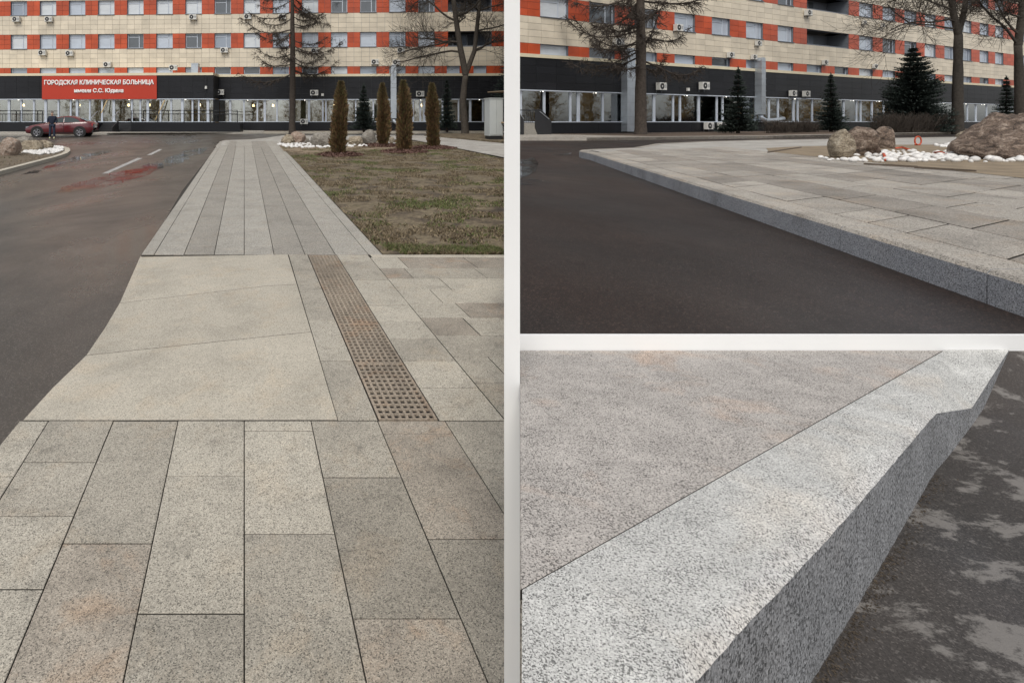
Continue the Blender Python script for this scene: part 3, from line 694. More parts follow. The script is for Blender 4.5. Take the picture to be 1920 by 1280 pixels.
# far kerb, verge and pavement by the right wing
fk = [(940, 259.5), (1100, 258), (1450, 254.5), (1700, 249.5), (1920, 246), (2060, 244)]
HV = .70
fkw = [Rp(x, y, HV) for x, y in fk]
Pk = [tuple(p[:2]) for p in fkw]; Pin = [(p[0]-.1, p[1]+.35) for p in Pk]
Pk = [q for q in Pk]
far_poly = ccw([(EDGE*24.6, 24.4)]+Pk[1:]+[(90, 62), (14, 46), (EDGE*46, 46)])
tri_fill('verge', far_poly, lambda x, y: CAMZ-HV-.01, M_verge, kind='structure', thick=.2)
kbm = MB()
for a, b in zip([(EDGE*24.5, 24.3)]+Pk[1:], Pk[1:]): kbm.prism(ccw([a, b, (b[0]-.12, b[1]+.42), (a[0]-.12, a[1]+.42)]), ZR-.02, CAMZ-HV+.004)
ko = kbm.build('kerb', G_upper); ko['kind'] = 'structure'
tri_fill('pavement', ccw([(EDGE*24.9+.1, 24.9), (11.8, 25.4), (14.6, 26.4), (11.6, 30.6), (EDGE*31.5, 31.3)]), lambda x, y: CAMZ-HV-.004, G_upper, kind='structure')
tri_fill('puddle', [Rp(x, y, HR)[:2] for x, y in ((1035, 291), (1050, 289), (1072, 287), (1066, 290), (1052, 292.5))], lambda x, y: ZR+.004, M_water, kind='structure')
tri_fill('puddle', [Rp(x, y, HR)[:2] for x, y in ((974, 300), (1000, 296), (1010, 305), (1004, 322), (985, 332), (974, 336))], lambda x, y: ZR+.004, M_water, kind='structure')
tri_fill('puddle', [Rp(x, y, HR)[:2] for x, y in ((974, 338), (1010, 335), (1035, 340), (1015, 346), (974, 348))], lambda x, y: ZR+.004, M_water, kind='structure')

# ------------------------------------------------------------------ the kerb seen close
HP = .677; SP = .10
def P3(px, py, drop=0.0):
    d = (HP+drop)/((py-CY)/F-SP); return Vector(((px-CX)/F*d, d, CAMZ-(HP+drop)-SP*d))
def Pz(x, y, drop=0.0): return CAMZ-(HP+drop)-SP*y
HRD = 1.022
def road3(px, py, h=HRD): d = h*F/(py-CY); return Vector(((px-CX)/F*d, d, CAMZ-h))
EL = (974-CX)/F
cr = thing('close_kerb', 'pale speckled granite kerb with a chipped edge and shade-toned front face above wet asphalt', 'kerb', (0, 0, 0))
pA = P3(975, 1105); pB = P3(1595, 755); dirn = (pB-pA)
def ext(a, b, y): t = (y-a.y)/(b.y-a.y); return a+(b-a)*t
j0 = ext(pA, pB, .60); j1 = ext(pA, pB, 2.171)
el = lambda d: EL*d
slp = ccw([(el(.72), .72), (el(2.171), 2.171), (j1.x, j1.y)]+[(pA.x, pA.y)])
gap = .0025; nj = Vector((-(dirn.y), dirn.x, 0)).normalized()
jl = [(pA-nj*-gap), (j1-nj*-gap)]
# paving behind the kerb, cut into three slabs
cut = [.72, 1.18, 1.62, 2.171]
body = ccw([(el(.25), .25), (el(2.171), 2.171), (j1.x+3, 2.171), (2.5, .25)])
pl = [(el(pA.y), pA.y), (el(2.171), 2.171), (j1.x-gap*1.5, j1.y)]
for i, (a, b) in enumerate(((0, 3),)):
    q = clip(clip(ccw(pl), .22, 1, -b-.12), -.22, -1, a+.12)
    if len(q) > 2: slab('paving_slab', q, Pz, G_big_slab, cr, gap=.0015, bev=.002, th=.06)
# kerb top, chamfer and face from the pixel lines
c_top = [P3(x, y) for x, y in ((1215, 1292), (1345, 1150), (1465, 1020), (1560, 937), (1645, 860), (1742, 757))]
c_bot = [P3(x, y, .016) for x, y in ((1295, 1290), (1410, 1160), (1535, 1030), (1605, 950), (1670, 875), (1755, 775))]
def densify(L_, n):
    out = []
    for i in range(len(L_)-1):
        for k_ in range(n): out.append(L_[i].lerp(L_[i+1], k_/n))
    return out+[L_[-1]]
NT = 14; ct = densify(c_top, NT); cb = densify(c_bot, NT)
ext0 = (c_top[0]-c_top[1]); ct = [c_top[0]+ext0*1.2]+ct; cb = [c_bot[0]+(c_bot[0]-c_bot[1])*1.2]+cb
for i in range(len(ct)):                                   # chipped, uneven edge
    w = Vector((cb[i].y*31, 5.3, 1.7)); a_ = noise.noise(w)*.0014+noise.noise(w*3.1)*.0011
    cb[i] = cb[i]+Vector((a_, -a_*.5, noise.noise(w*2.1+Vector((9, 2, 3)))*.001))
    ct[i] = ct[i]+Vector((noise.noise(w*1.7+Vector((3, 3, 3)))*.004, noise.noise(w*2.7)*.003, 0))
B_end = road3(1822, 765, .95); C_end = Vector(((1892-CX)/F*2.171, 2.171, CAMZ-.893))
top_poly = [j0+nj*-gap, j1+nj*-gap]; 
v = [tuple(x) for x in ct]; k0 = len(v); inner = []
for i, p in enumerate(ct):
    t = (p.y-j0.y)/(j1.y-j0.y); y = max(.3, p.y); q = ext(pA, pB, p.y); 
    inner.append(Vector((q.x+gap, q.y, Pz(q.x, q.y))))
# inner edge follows the joint, matched by index along its own length
n_ct = len(ct); ji = [ext(pA, pB, pA.y+(2.171-pA.y)*i/(n_ct-1)) for i in range(n_ct)]
ji = [Vector((q.x+gap*1.5, q.y, Pz(q.x, q.y))) for q in ji]
v = [tuple(p) for p in ji]+[tuple(p) for p in ct]+[tuple(p) for p in cb]; n = n_ct; f = []; mi = []
for i in range(n-1):
    f.append((i, n+i, n+i+1, i+1)); mi.append(0)
    f.append((n+i, 2*n+i, 2*n+i+1, n+i+1)); mi.append(1)
e0 = len(v); v += [tuple(B_end), tuple(C_end), (j1.x, 2.171, Pz(0, 2.171))]
f += [(n-1, 2*n-1, e0), (2*n-1, 3*n-1, e0), (n-1, e0, e0+1)]; mi += [0, 0, 0]
v += [(el(.42), .42, Pz(0, .42))]; f += [(0, e0+3, n)]; mi += [0]
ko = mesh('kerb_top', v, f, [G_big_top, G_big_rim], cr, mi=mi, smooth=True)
bm = bmesh.new(); bm.from_mesh(ko.data); bmesh.ops.recalc_face_normals(bm, faces=list(bm.faces)); bm.to_mesh(ko.data); bm.free()
v = []; f = []
for p in cb: v += [tuple(p), (p.x, p.y, CAMZ-HRD-.03)]
for i in range(len(cb)-1): f.append((2*i, 2*i+1, 2*i+3, 2*i+2))
e = len(v); bA = cb[-1]; v += [tuple(B_end), (B_end.x, B_end.y, CAMZ-HRD-.05), tuple(C_end), (C_end.x, C_end.y, CAMZ-HRD-.1)]
f += [(e-2, e-1, e+1, e), (e, e+1, e+3, e+2)]
mesh('kerb_face', v, f, G_big_face_shade, cr)
rv = [(.3, .25), (6, .25), (6, 1.7), (1.2, 1.7), (6, 2.171), (1.6, 2.171)]
v = [(.36, .42, CAMZ-HRD), (14, .42, CAMZ-HRD), (.9, 1.70, CAMZ-HRD), (14, 1.70, CAMZ-HRD), (1.0, 1.937, CAMZ-.999), (14, 1.937, CAMZ-.999), (1.0, 2.171, CAMZ-.897), (14, 2.171, CAMZ-.897)]
r3 = mesh('road', v, [(0, 1, 3, 2), (2, 3, 5, 4), (4, 5, 7, 6)], M_road3); r3['kind'] = 'structure'
base = MB(); base.prism(ccw([(el(.5)+.002, .5), (el(2.16)+.002, 2.16), (j1.x, 2.16), (pA.x, pA.y), (.36, .5)]), -.4, lambda x, y: Pz(x, y)-.02)
base.build('kerb_base', G_mid, cr)
# wet dirt and leaf crumbs along the foot of the close kerb
V_, F_ = [], []
for i in range(1500):
    t = random.random(); i_ = t*(len(cb)-2); p = cb[int(i_)].lerp(cb[int(i_)+1], i_-int(i_)); o_ = abs(random.gauss(0, .016))+.002; s = random.uniform(.001, .0035)
    c0 = Vector((p.x+o_+.002, p.y-o_*.4, CAMZ-HRD+.0005)); n_ = len(V_)
    for a in range(3): th = a*2.1+random.random(); V_.append((c0.x+s*math.cos(th), c0.y+s*math.sin(th), c0.z+random.uniform(0, s)))
    V_.append((c0.x, c0.y, c0.z+s*.8)); F_ += [(n_, n_+1, n_+3), (n_+1, n_+2, n_+3), (n_+2, n_, n_+3)]
tag(mesh('grit', V_, F_, simple('wet_grit', (.06, .045, .03), .8, .5, 60)), 'dark grit and crumbs along the foot of the close kerb', 'grit', kind='stuff')
# ------------------------------------------------------------------ the hospital
ZB = 1.28
def line_t(P0, dv, px):
    kx = (px-CX)/F; return (kx*P0[1]-P0[0])/(dv[0]-kx*dv[1])
class Facade:
    def __init__(s, px0, d0, px1, d1, name, label):
        a = Vector(((px0-CX)/F*d0, d0)); b = Vector(((px1-CX)/F*d1, d1)); s.P = a; s.d = (b-a).normalized(); s.L = (b-a).length
        s.n = Vector((s.d.y, -s.d.x))
        s.root = thing(name, label, 'building', (a.x, a.y, ZB), math.atan2(s.d.y, s.d.x))
    def t(s, px, out=0.0):
        q = s.P+s.n*out; return line_t(q, s.d, px)
    def z(s, px, py, out=0.0):
        q = s.P+s.n*out+s.d*s.t(px, out); return CAMZ-(py-CY)/F*q.y-ZB
    def world(s, t, z, out=0.0): q = s.P+s.d*t+s.n*out; return Vector((q.x, q.y, ZB+z))
BL = Facade(0, 46, 946, 44, 'hospital_building', 'long hospital block with red and cream tiled floors and entrance sign')
BR = Facade(974, 31, 1910, 60, 'hospital_building', 'receding hospital wing of red and cream tiles behind the spruces and boulders')
H_PL, H_GT, H_BT, H_CR, H_R0 = .72, 2.50, 4.34, 4.54, 5.14            # plinth top, glass top, black band top, cornice top, first red top
PER = 2.77; H_RED = 1.22
def rows(n=4):                                                            # list of (red bottom, red top)
    out = [(H_CR, H_R0)]
    for i in range(n): b = H_R0+1.53+i*PER; out.append((b, b+H_RED))
    return out
win_mesh = {}
def window(root, u0, u1, zb, zt, dep=.16, pane=None, key=None):
    w, h = u1-u0, zt-zb; k = (round(w, 2), round(h, 2))
    if k not in win_mesh:
        fr = MB(); t = .055
        fr.box(0, w, 0, .07, 0, t); fr.box(0, w, 0, .07, h-t, h); fr.box(0, t, 0, .07, t, h-t); fr.box(w-t, w, 0, .07, t, h-t)
        if h > .8: fr.box(w*.70-.03, w*.70+.03, .004, .07, t, h-t); fr.box(t, w*.70-.03, .006, .068, h*.76, h*.76+.05)
        pa = MB(); pa.box(t*.8, w-t*.8, .035, .045, t*.8, h-t*.8)
        si = MB(); si.box(-.04, w+.04, -dep-.06, 0, -.045, 0)
        A = fr.build('window', M_frame, root); B = pa.build('pane', P_pale, A); C = si.build('sill', M_reveal, A)
        win_mesh[k] = (A.data, B.data, C.data)
        objs = (A, B, C)
    else:
        A = bpy.data.objects.new('window', win_mesh[k][0]); B = bpy.data.objects.new('pane', win_mesh[k][1]); C = bpy.data.objects.new('sill', win_mesh[k][2])
        for o in (A, B, C): COL.objects.link(o)
        A.parent = root; B.parent = A; C.parent = A; objs = (A, B, C)
    objs[0].location = (u0, dep, zb)
    m = pane or random.choices([P_white, P_pale, P_mid, P_dark], [.3, .38, .2, .12])[0]
    objs[1].material_slots[0].link = 'OBJECT'; objs[1].material_slots[0].material = m
def build_front(Fc, ulo, uhi, wins, balc, tile_w, nind, extra_rows=4, shear=0.0):
    R = Fc.root; rr = rows(extra_rows); top = rr[-1][1]+1.5
    def sb(mb, y0, y1, z0_, z1): mb.prism([(ulo+shear*y0, y0), (uhi, y0), (uhi, y1), (ulo+shear*y1, y1)], z0_, z1)
    core = MB(); sb(core, 3.3, 11, -.6, top); sb(core, 1.65, 3.3, H_BT, top); core.build('wall', M_core, R)
    roof = MB(); sb(roof, -.1, 11.1, top+.003, top+.25); roof.build('roof', M_core, R)
    th = .03; tiles = []; back = MB()
    for i, (zb, zt) in enumerate(rr):
        lo = zt; hi = rr[i+1][0] if i+1 < len(rr) else top
        back.box(ulo, uhi, th+.004, .4, lo, hi)
        n = 4; u = ulo
        while u < uhi:
            e = min(u+tile_w, uhi)
            for q in range(n): tiles.append((u, e, lo+(hi-lo)*q/n, lo+(hi-lo)*(q+1)/n, 0, i))
            u = e
        ops = sorted([w for w in wins(i)]+[b for b in balc(i)]); prev = ulo
        for (a, b) in ops+[(uhi, uhi)]:
            if a-prev > .05:
                back.box(prev, a, th+.004, .4, zb, zt)
                k = max(1, round((a-prev)/(tile_w*1.0))); nr = 3 if i else 1
                for c in range(k):
                    for q in range(nr): tiles.append((prev+(a-prev)*c/k, prev+(a-prev)*(c+1)/k, zb+(zt-zb)*q/nr, zb+(zt-zb)*(q+1)/nr, 1, i))
            prev = b
        for (a, b) in wins(i): window(R, a+.012, b-.012, zb+.05 if i else zb+.004, zt-.004)
        for (a, b) in balc(i):
            if i == 0: continue
            bx = MB(); bx.box(a, b, 1.5, 1.64, zb, zt); bx.box(a, b, .4, 1.5, zb-.02, zb+.01); bx.box(b-.03, b+.0, .03, 1.5, zb, zt)
            bo = bx.build('balcony', M_reveal, R)
            rl = MB(); rl.box(a, b, .1, .16, zb, zb+.10); rl.build('parapet', M_reveal, bo)
            n = 4
            for c in range(n):
                w0 = a+(b-a)*(.02+.66*c/n); w1 = a+(b-a)*(.02+.66*(c+.82)/n)
                g = MB(); g.box(w0, w1, 1.46, 1.49, zb+.12, zt-.12); g.build('balcony_window', random.choice([P_dark, P_dark, P_mid]), bo)
                g2 = MB(); g2.box(w0-.05, w0, 1.43, 1.495, zb+.02, zt-.08); g2.build('balcony_frame', M_frame, bo)
    back.build('backing_wall', M_reveal, R)
    def key(t):
        p = Fc.world((t[0]+t[1])/2, t[2]); px = CX+F*p.x/p.y; py = CY-F*(p.z-CAMZ)/p.y
        vis = -10 < px < 1925 and py > -8
        return (0 if vis else 1, p.y)
    tiles.sort(key=key); g = .008; cache = {}
    for (a, b, lo, hi, m, i) in tiles[:nind]:
        kk = (round(b-a, 3), round(hi-lo, 3), m)
        if kk not in cache:
            mb = MB(); mb.box(g, b-a-g, 0, th, g, hi-lo-g); o = mb.build('tile', (M_beige, M_red)[m], R); cache[kk] = o.data
        else:
            o = bpy.data.objects.new('tile', cache[kk]); COL.objects.link(o); o.parent = R
        o.location = (a, random.uniform(-.002, .002), lo)
    for m in (0, 1):
        mb = MB()
        for (a, b, lo, hi, mm, i) in tiles[nind:]:
            if mm == m: mb.box(a+g, b-g, 0, th, lo+g, hi-g)
        if mb.v: tag(mb.build('tile_field', (M_beige, M_red)[m], R), kind='stuff')
def ground_floor(Fc, ulo, uhi, out, cuts, curtains, white, panel_w, thick_m, sh=0.0):
    """shop-window storey standing `out` metres in front of the wall"""
    R = Fc.root; y0 = -out
    pl = MB(); pl.box(ulo, uhi, y0+.02, y0+.5, -.7, H_PL-.06); pb = pl.build('plinth', M_plinth, R)
    u = ulo
    while u < uhi-.05:
        e = min(u+panel_w*1.4, uhi); mb = MB(); mb.box(u+.006, e-.006, y0, y0+.018, -.25, H_PL-.07); mb.build('plinth_panel', M_plinth, R); u = e
    sl_ = MB(); sl_.box(ulo, uhi, y0-.06, y0+.5, H_PL-.055, H_PL); sl_.build('window_ledge', M_frame, R)
    bb = MB(); bb.prism([(ulo, y0+.03), (uhi, y0+.03), (uhi, 1.6), (ulo+sh*.55, 1.6)], H_GT+.02, H_BT-.01); bb.build('band_backing', M_core, R)
    u = ulo; nr = 4; cache = {}
    while u < uhi-.05:
        e = min(u+panel_w, uhi)
        for q in range(nr):
            a = H_GT+.02+(H_BT-H_GT-.02)*q/nr; h = (H_BT-H_GT-.02)/nr; kk = round(e-u, 3)
            if kk not in cache:
                mb = MB(); mb.box(.006, e-u-.006, 0, .025, .006, h-.006); o = mb.build('panel', M_black, R); cache[kk] = o.data
            else: o = bpy.data.objects.new('panel', cache[kk]); COL.objects.link(o); o.parent = R
            o.location = (u, y0+random.uniform(-.002, .002), a)
        u = e
    co = MB(); co.box(ulo, uhi, y0-.05, .3, H_BT, H_CR-.004); co.build('cornice', M_cream, R)
    so_ = MB(); so_.box(ulo, uhi, y0-.03, y0+.5, H_GT-.05, H_GT+.015); so_.build('soffit', M_frame, R)
    inn = MB(); inn.box(ulo+sh, uhi, 3.0, 3.2, H_PL, H_GT); inn.box(ulo+sh*.2, uhi, y0+.5, 3.0, H_PL-.1, H_PL-.02); inn.box(ulo+sh*.2, uhi, y0+.5, 3.0, H_GT-.02, H_GT+.04)
    inn.build('interior', M_inner, R)
    cu = [c for c in cuts if ulo <= c <= uhi]
    for i, c in enumerate(cu):
        w = thick_m if i % 3 else thick_m*1.5
        mb = MB(); mb.box(c-w/2, c+w/2, y0+.10, y0+.22, H_PL, H_GT-.05); mb.build('mullion', M_frame, R)
    bounds = [ulo]+cu+[uhi]
    for i, (a, b) in enumerate(zip(bounds, bounds[1:])):
        if b-a < .1: continue
        mb = MB(); mb.box(a+.02, b-.02, y0+.15, y0+.158, H_PL, H_GT-.05); mb.build('glass_pane', M_glass, R)
        r = (i*37 % 11)
        if r in curtains or r in white:
            n = 24; v = []; f = []; off = random.uniform(.45, .7); cov = random.uniform(.5, 1)
            for k_ in range(n+1):
                x = a+.05+(b-a-.1)*cov*k_/n; y = y0+off+.04*math.sin(k_*1.7)+random.uniform(-.012, .012); v += [(x, y, H_PL), (x, y, H_GT-.08)]
            for k_ in range(n): f.append((2*k_, 2*k_+2, 2*k_+3, 2*k_+1))
            mesh('curtain', v, f, M_curtainw if r in white else M_curtain, R, smooth=True)
        if r in (3, 8, 5):
            mb = MB(); p = (a+(b-a)*.5, y0+1.2, H_GT-.55); mb.cyl(p, (p[0], p[1], p[2]+.2), .09, .07, 8); mb.build('hanging_lamp', M_lamp, R)
        if r in (1, 6):
            mb = MB(); mb.box(a+.1, b-.1, y0+1.3, y0+1.8, H_PL, H_PL+.62); mb.build('counter', random.choice([M_orangew, M_curtain]), R)
    n = int((uhi-ulo)/4.2)
    for i in range(n):
        x = ulo+(i+.5)*(uhi-ulo)/n; mb = MB(); mb.cyl((x, y0+.06, H_GT-.075), (x, y0+.06, H_GT-.05), .034, n=8); mb.build('spotlight', M_spot, R)
# left block
u = BL.t; ulo, uhi = u(-90), u(955)
lw = [(20+54.6*i, 50.5+54.6*i) for i in range(-2, 15)]
lwin = [(u(a), u(b)) for a, b in lw]
lrow0 = lwin+[(u(838), u(862)), (u(888), u(912))]
build_front(BL, ulo, uhi, lambda i: lrow0 if i == 0 else lwin, lambda i: [] if i == 0 else [(u(840), u(922))], .62, 300)
OUT = 1.7; ue = BL.t(400, OUT)
cL = [BL.t(x, OUT) for x in (-62, -35, -8, 15, 38, 62, 84, 108, 131, 143, 167, 190, 212, 246, 262, 276, 300, 320, 341, 360, 372, 389)]
ground_floor(BL, ulo, ue, OUT, cL, (0, 2, 4, 7, 9, 10, 3), (1,), .95, .13)
cR = [u(x) for x in (405, 431, 457, 482, 496, 519, 543, 579, 605, 611, 640, 667, 700, 740, 775, 788, 796, 830, 860, 882, 906, 935)]
ground_floor(BL, ue, uhi, .02, cR, (2, 9), (4,), .95, .12)
sw = MB(); sw.box(ue-.03, ue, -OUT+.03, .02, -.6, H_BT-.01); sw.build('side_wall', M_black, BL.root)
# right wing
u = BR.t; rlo, rhi = -.35, u(1915)+14
rw1 = [(1013, 1066), (1105, 1153), (1190, 1232), (1265, 1303.5), (1335, 1369), (1399, 1431), (1458.5, 1488), None, (1611, 1637), (1655, 1679), (1696, 1719), (1734, 1755), (1771, 1791), (1805, 1822), (1837, 1854), (1866, 1882), (1915, 1928), (1945, 1957)]
rwin = [(u(a), u(b)) for a, b in [w for w in rw1 if w]]
rrow0 = rwin+[(u(1513), u(1541)), (u(1565), u(1591))]
build_front(BR, rlo, rhi, lambda i: rrow0 if i == 0 else rwin, lambda i: [] if i == 0 else [(u(1513), u(1592))], .98, 300, shear=.92)
cRR = [u(x) for x in (978, 1023, 1072, 1087, 1133, 1170, 1229, 1265, 1278, 1313, 1347, 1358, 1420, 1445, 1462, 1491, 1499, 1526, 1585, 1609, 1617, 1638, 1660, 1700, 1740, 1800, 1817, 1833, 1853, 1875, 1900)]
ground_floor(BR, rlo, rhi, .02, cRR, (2, 7), (4,), 1.55, .14, sh=2.9)
ew = MB(); ew.prism([(rlo+.38, .41), (rlo+.60, .41), (rlo+.92*11+.2, 11), (rlo+.92*11, 11)], -.6, rows(4)[-1][1]+1.49); ew.build('end_wall', M_beige, BR.root)

# ------------------------------------------------------------------ sign with lettering
fo = OUT+.06
s0, s1 = BL.t(79, fo), BL.t(294, fo)
c = BL.world((s0+s1)/2, H_GT-.02, fo+.02); rzL = math.atan2(BL.d.y, BL.d.x)
sg = thing('hospital_sign', 'wide red hospital sign with white Cyrillic lettering above the entrance', 'sign', c, rzL)
W_ = s1-s0; Hs = H_BT-H_GT+.0
mb = MB(); mb.box(-W_/2, W_/2, 0, .05, 0, Hs); mb.build('board', M_sign, sg)
def lettering(text, width, zc, hgt, xc):
    cu = bpy.data.curves.new('lettering', 'FONT'); cu.body = text; cu.align_x = 'CENTER'; cu.align_y = 'CENTER'; cu.size = 1; cu.offset = .022; cu.extrude = .03
    o = bpy.data.objects.new('lettering', cu); COL.objects.link(o); bpy.context.view_layer.update()
    dg = bpy.context.evaluated_depsgraph_get(); me = bpy.data.meshes.new_from_object(o.evaluated_get(dg)); bpy.data.objects.remove(o)
    co = np.array([v.co[:] for v in me.vertices]); lo, hi = co.min(0), co.max(0); mid = (lo+hi)/2
    sx, sy = width/(hi[0]-lo[0]), hgt/(hi[1]-lo[1])
    for v in me.vertices: v.co = (xc+(v.co.x-mid[0])*sx, -v.co.z-.032, zc+(v.co.y-mid[1])*sy)
    me.materials.clear(); me.materials.append(M_letter); me.flip_normals()
    o = bpy.data.objects.new('lettering', me); COL.objects.link(o); o.parent = sg
pxm = W_/215
lettering('ГОРОДСКАЯ КЛИНИЧЕСКАЯ БОЛЬНИЦА', 205*pxm, Hs-(153.5-141)*pxm, 10.5*pxm, 0)
lettering('имени С.С. Юдина', 92*pxm, Hs-(168.5-141)*pxm, 9*pxm, 0)

# ------------------------------------------------------------------ air conditioners, ducts, boxes
def ac_unit(Fc, px, py, wpx, label, group, out=.0):
    p = Fc.world(Fc.t(px, out+.3), Fc.z(px, py, out+.3), out+.02); sc = wpx/F*p.y/.80*.92
    r = math.atan2(Fc.d.y, Fc.d.x)
    o = ac_proto(label, group) if not ac_done else copy_tree(ac_done[0])
    if not ac_done: ac_done.append(o)
    o.location = p; o.rotation_euler = (0, 0, r); o.scale = (sc, min(1, sc), sc); tag(o, label, 'air conditioner', group)
ac_done = []
def ac_proto(label, group):
    t = thing('air_conditioner', label, 'air conditioner', group=group)
    mb = MB(); mb.box(-.40, .40, -.36, -.06, -.27, .27); mb.build('casing', M_acw, t)
    mb = MB(); mb.cyl((-.12, -.362, 0), (-.12, -.375, 0), .225, n=20); g = mb.build('fan_grille', M_dark, t)
    mb = MB(); mb.cyl((-.12, -.376, 0), (-.12, -.384, 0), .06, n=10); mb.build('hub', M_acw, g)
    mb = MB()
    for i in range(5): mb.box(.18, .36, -.366, -.36, -.12+i*.055, -.095+i*.055)
    mb.build('louvre', M_reveal, t)
    for x in (-.3, .3): MB().sideprism([(x-.02, -.45), (x+.02, -.45), (x+.02, -.272), (x-.02, -.272)], -.03, 0).build('bracket', M_reveal, t); MB().box(x-.02, x+.02, -.4, -.031, -.31, -.272).build('bracket_arm', M_reveal, t)
    return t
gA = 'air conditioners on the cream tiles of the long block'; gB = 'air conditioners on the black band of the long block'; gC = 'air conditioners on the cream tiles of the receding wing'; gD = 'air conditioners on the black band of the receding wing'
def row_lab(y): return 'air conditioner unit hung below the upper windows of the long block' if y < 60 else ('air conditioner unit hung below the middle windows of the long block' if y < 105 else 'air conditioner unit hung just above the low strip windows of the long block')
for x, y in ((29, 36), (90, 36), (361, 32), (464, 31), (78, 99), (129, 100), (420, 94), (200, 121), (529, 31), (590, 95), (752, 94), (703, 116), (743, 117)): ac_unit(BL, x, y, 15, row_lab(y), row_lab(y)[:60].replace('unit hung', 'units'))
ac_unit(BL, 324, 127, 16, 'air conditioner unit standing on the entrance roof above the sign', None, .6)
for x, y in ((412, 173), (589, 174), (788, 176)): ac_unit(BL, x, y, 16, 'air conditioner unit on the black band of the long hospital block', gB, .04)
ac_unit(BL, 570, 228, 15, 'air conditioner unit low on the plinth behind the larch', None, .05)
for x, y, w in ((1162, 80, 24), (1275, 52, 20), (1426, 81, 15), (1374, 103, 16), (1418, 107, 14), (1551, 117, 14), (1519, 24, 17), (1645, 124, 12), (1625, 42, 11), (1660, 47, 10)): ac_unit(BR, x, y, w, 'air conditioner unit on the cream tiled wall of the receding hospital wing', gC)
for x, y, w in ((1243, 162, 22), (1323, 161, 22), (1490, 175, 17), (1515, 176, 17)): ac_unit(BR, x, y, w, 'air conditioner unit on the black band of the receding hospital wing', gD, .04)
for x, y in ((1332, 236), (1357, 236)): ac_unit(BR, x, y, 21, 'air conditioner unit on the plinth beside the small spruce', 'air conditioners on the plinth', .05)
def duct(label, Fc, px, w_px, ytop, ybot, out, bend=0):
    tt = Fc.t(px, out); z1 = Fc.z(px, ytop, out); z0_ = Fc.z(px, ybot, out); p = Fc.world(tt, 0, out); w = w_px/F*p.y
    t = thing('ventilation_duct', label, 'duct', Fc.world(tt, 0, out), math.atan2(Fc.d.y, Fc.d.x))
    mb = MB(); mb.box(-w/2, w/2, 0, .45, z0_, z1); mb.build('shaft', M_metal, t)
    n = int((z1-z0_)/.42)
    for i in range(n+1):
        mb = MB(); zz = z0_+(z1-z0_-.05)*i/n; mb.box(-w/2-.02, w/2+.02, -.02, .47, zz, zz+.035); mb.build('flange', M_metal, t)
    mb = MB(); mb.sideprism([(-w/2, z1), (w/2, z1), (w/2-.05, z1+.22), (-w/2+.05, z1+.22)], .0, 1.0); mb.build('hood', M_metal, t)
    if bend:
        pts = [(0, .22, z0_+.05), (.05, .2, z0_-.25), (.4, .1, z0_-.45), (bend*.6, 0, z0_-.42), (bend, 0, z0_-.3)]
        mb = MB(); mb.tube(pts, w*.34, 10); mb.build('elbow', M_metal, t, smooth=True)
duct('tall silver ventilation duct on the black band behind the thujas', BL, 738, 10.5, 127, 222, .5, 1.2)
duct('wide grey ventilation duct next to the thick larch trunk', BR, 1184, 22, 97, 247, .45)
duct('ribbed silver ventilation duct with an elbow beside the small spruce', BR, 1432, 13, 114, 215, .5, 2.4)
for px, py, lab in ((605, 178, 'small white box on the black band near the foremost thuja'), (1288, 168, 'small white square box on the black band between two air conditioners')):
    Fc = BL if px < 960 else BR; p = Fc.world(Fc.t(px), Fc.z(px, py), .03); mb = MB(); mb.box(-.1, .1, -.1, 0, -.1, .1); o = mb.build('wall_box', M_acw); o.location = p; o.rotation_euler = (0, 0, math.atan2(Fc.d.y, Fc.d.x)); tag(o, lab, 'box')
t_ = BL.t(366, 1.0); o = MB().box(-.27, .27, -.3, .3, 0, .75).box(-.3, .3, -.33, .33, .75, .8).build('roof_box', M_metal); o.location = BL.world(t_, H_CR-.004, .9); tag(o, 'grey metal box standing on the entrance roof', 'box')
p = BL.world(BL.t(387, OUT), H_BT-.45, OUT+.02); o = thing('security_camera', 'white security camera at the end of the black entrance band', 'camera', p, rzL)
MB().box(-.02, .02, -.06, 0, -.35, .35).build('bracket', M_dark, o); MB().cyl((0, -.09, -.62), (0, -.09, -.4), .10, .08, 10).build('dome', M_acw, o)

# ------------------------------------------------------------------ entrance railings, steps, bins
def railing(label, pa, pb, z0_, h=.95):
    t = thing('railing', label, 'railing', pa, math.atan2((pb-pa).y, (pb-pa).x)); L = (pb-pa).xy.length
    mb = MB()
    for zz in (h, h*.72): mb.box(0, L, -.02, .02, zz-.02, zz+.02)
    mb.build('handrail', M_dark, t); n = max(1, int(L/1.7))
    for i in range(n+1): MB().box(L*i/n-.03, L*i/n+.03, -.03, .03, 0, h-.02).build('post', M_dark, t)
    mb = MB(); k = int(L/.25)
    for i in range(k): mb.box(L*(i+.5)/k-.006, L*(i+.5)/k+.006, -.006, .006, .02, h*.72-.02)
    tag(mb.build('balusters', M_dark, t), kind='stuff')
def BP(px, out, z): return BL.world(BL.t(px, out), z, out)
pf = thing('entrance_platform', 'dark raised entrance platform with steps under the red sign', 'platform', BP(-90, OUT+1.1, -.6), rzL)
def seg(px0, px1, y0, y1, z0_, z1, nm, m):
    a = BL.t(px0, OUT+1.1)-BL.t(-90, OUT+1.1); b = BL.t(px1, OUT+1.1)-BL.t(-90, OUT+1.1); MB().box(a, b, y0, y1, z0_, z1).build(nm, m, pf)
seg(-90, 182, 0, 1.04, 0, .6+H_PL-.1, 'deck', M_plinth); seg(246, 450, 0, 1.04, 0, .6+H_PL-.1, 'deck', M_plinth)
for i in range(5): seg(183, 245, .2*i, 1.04, 0, .6+(H_PL-.1)*(i+1)/5-.02, 'step', M_dark)
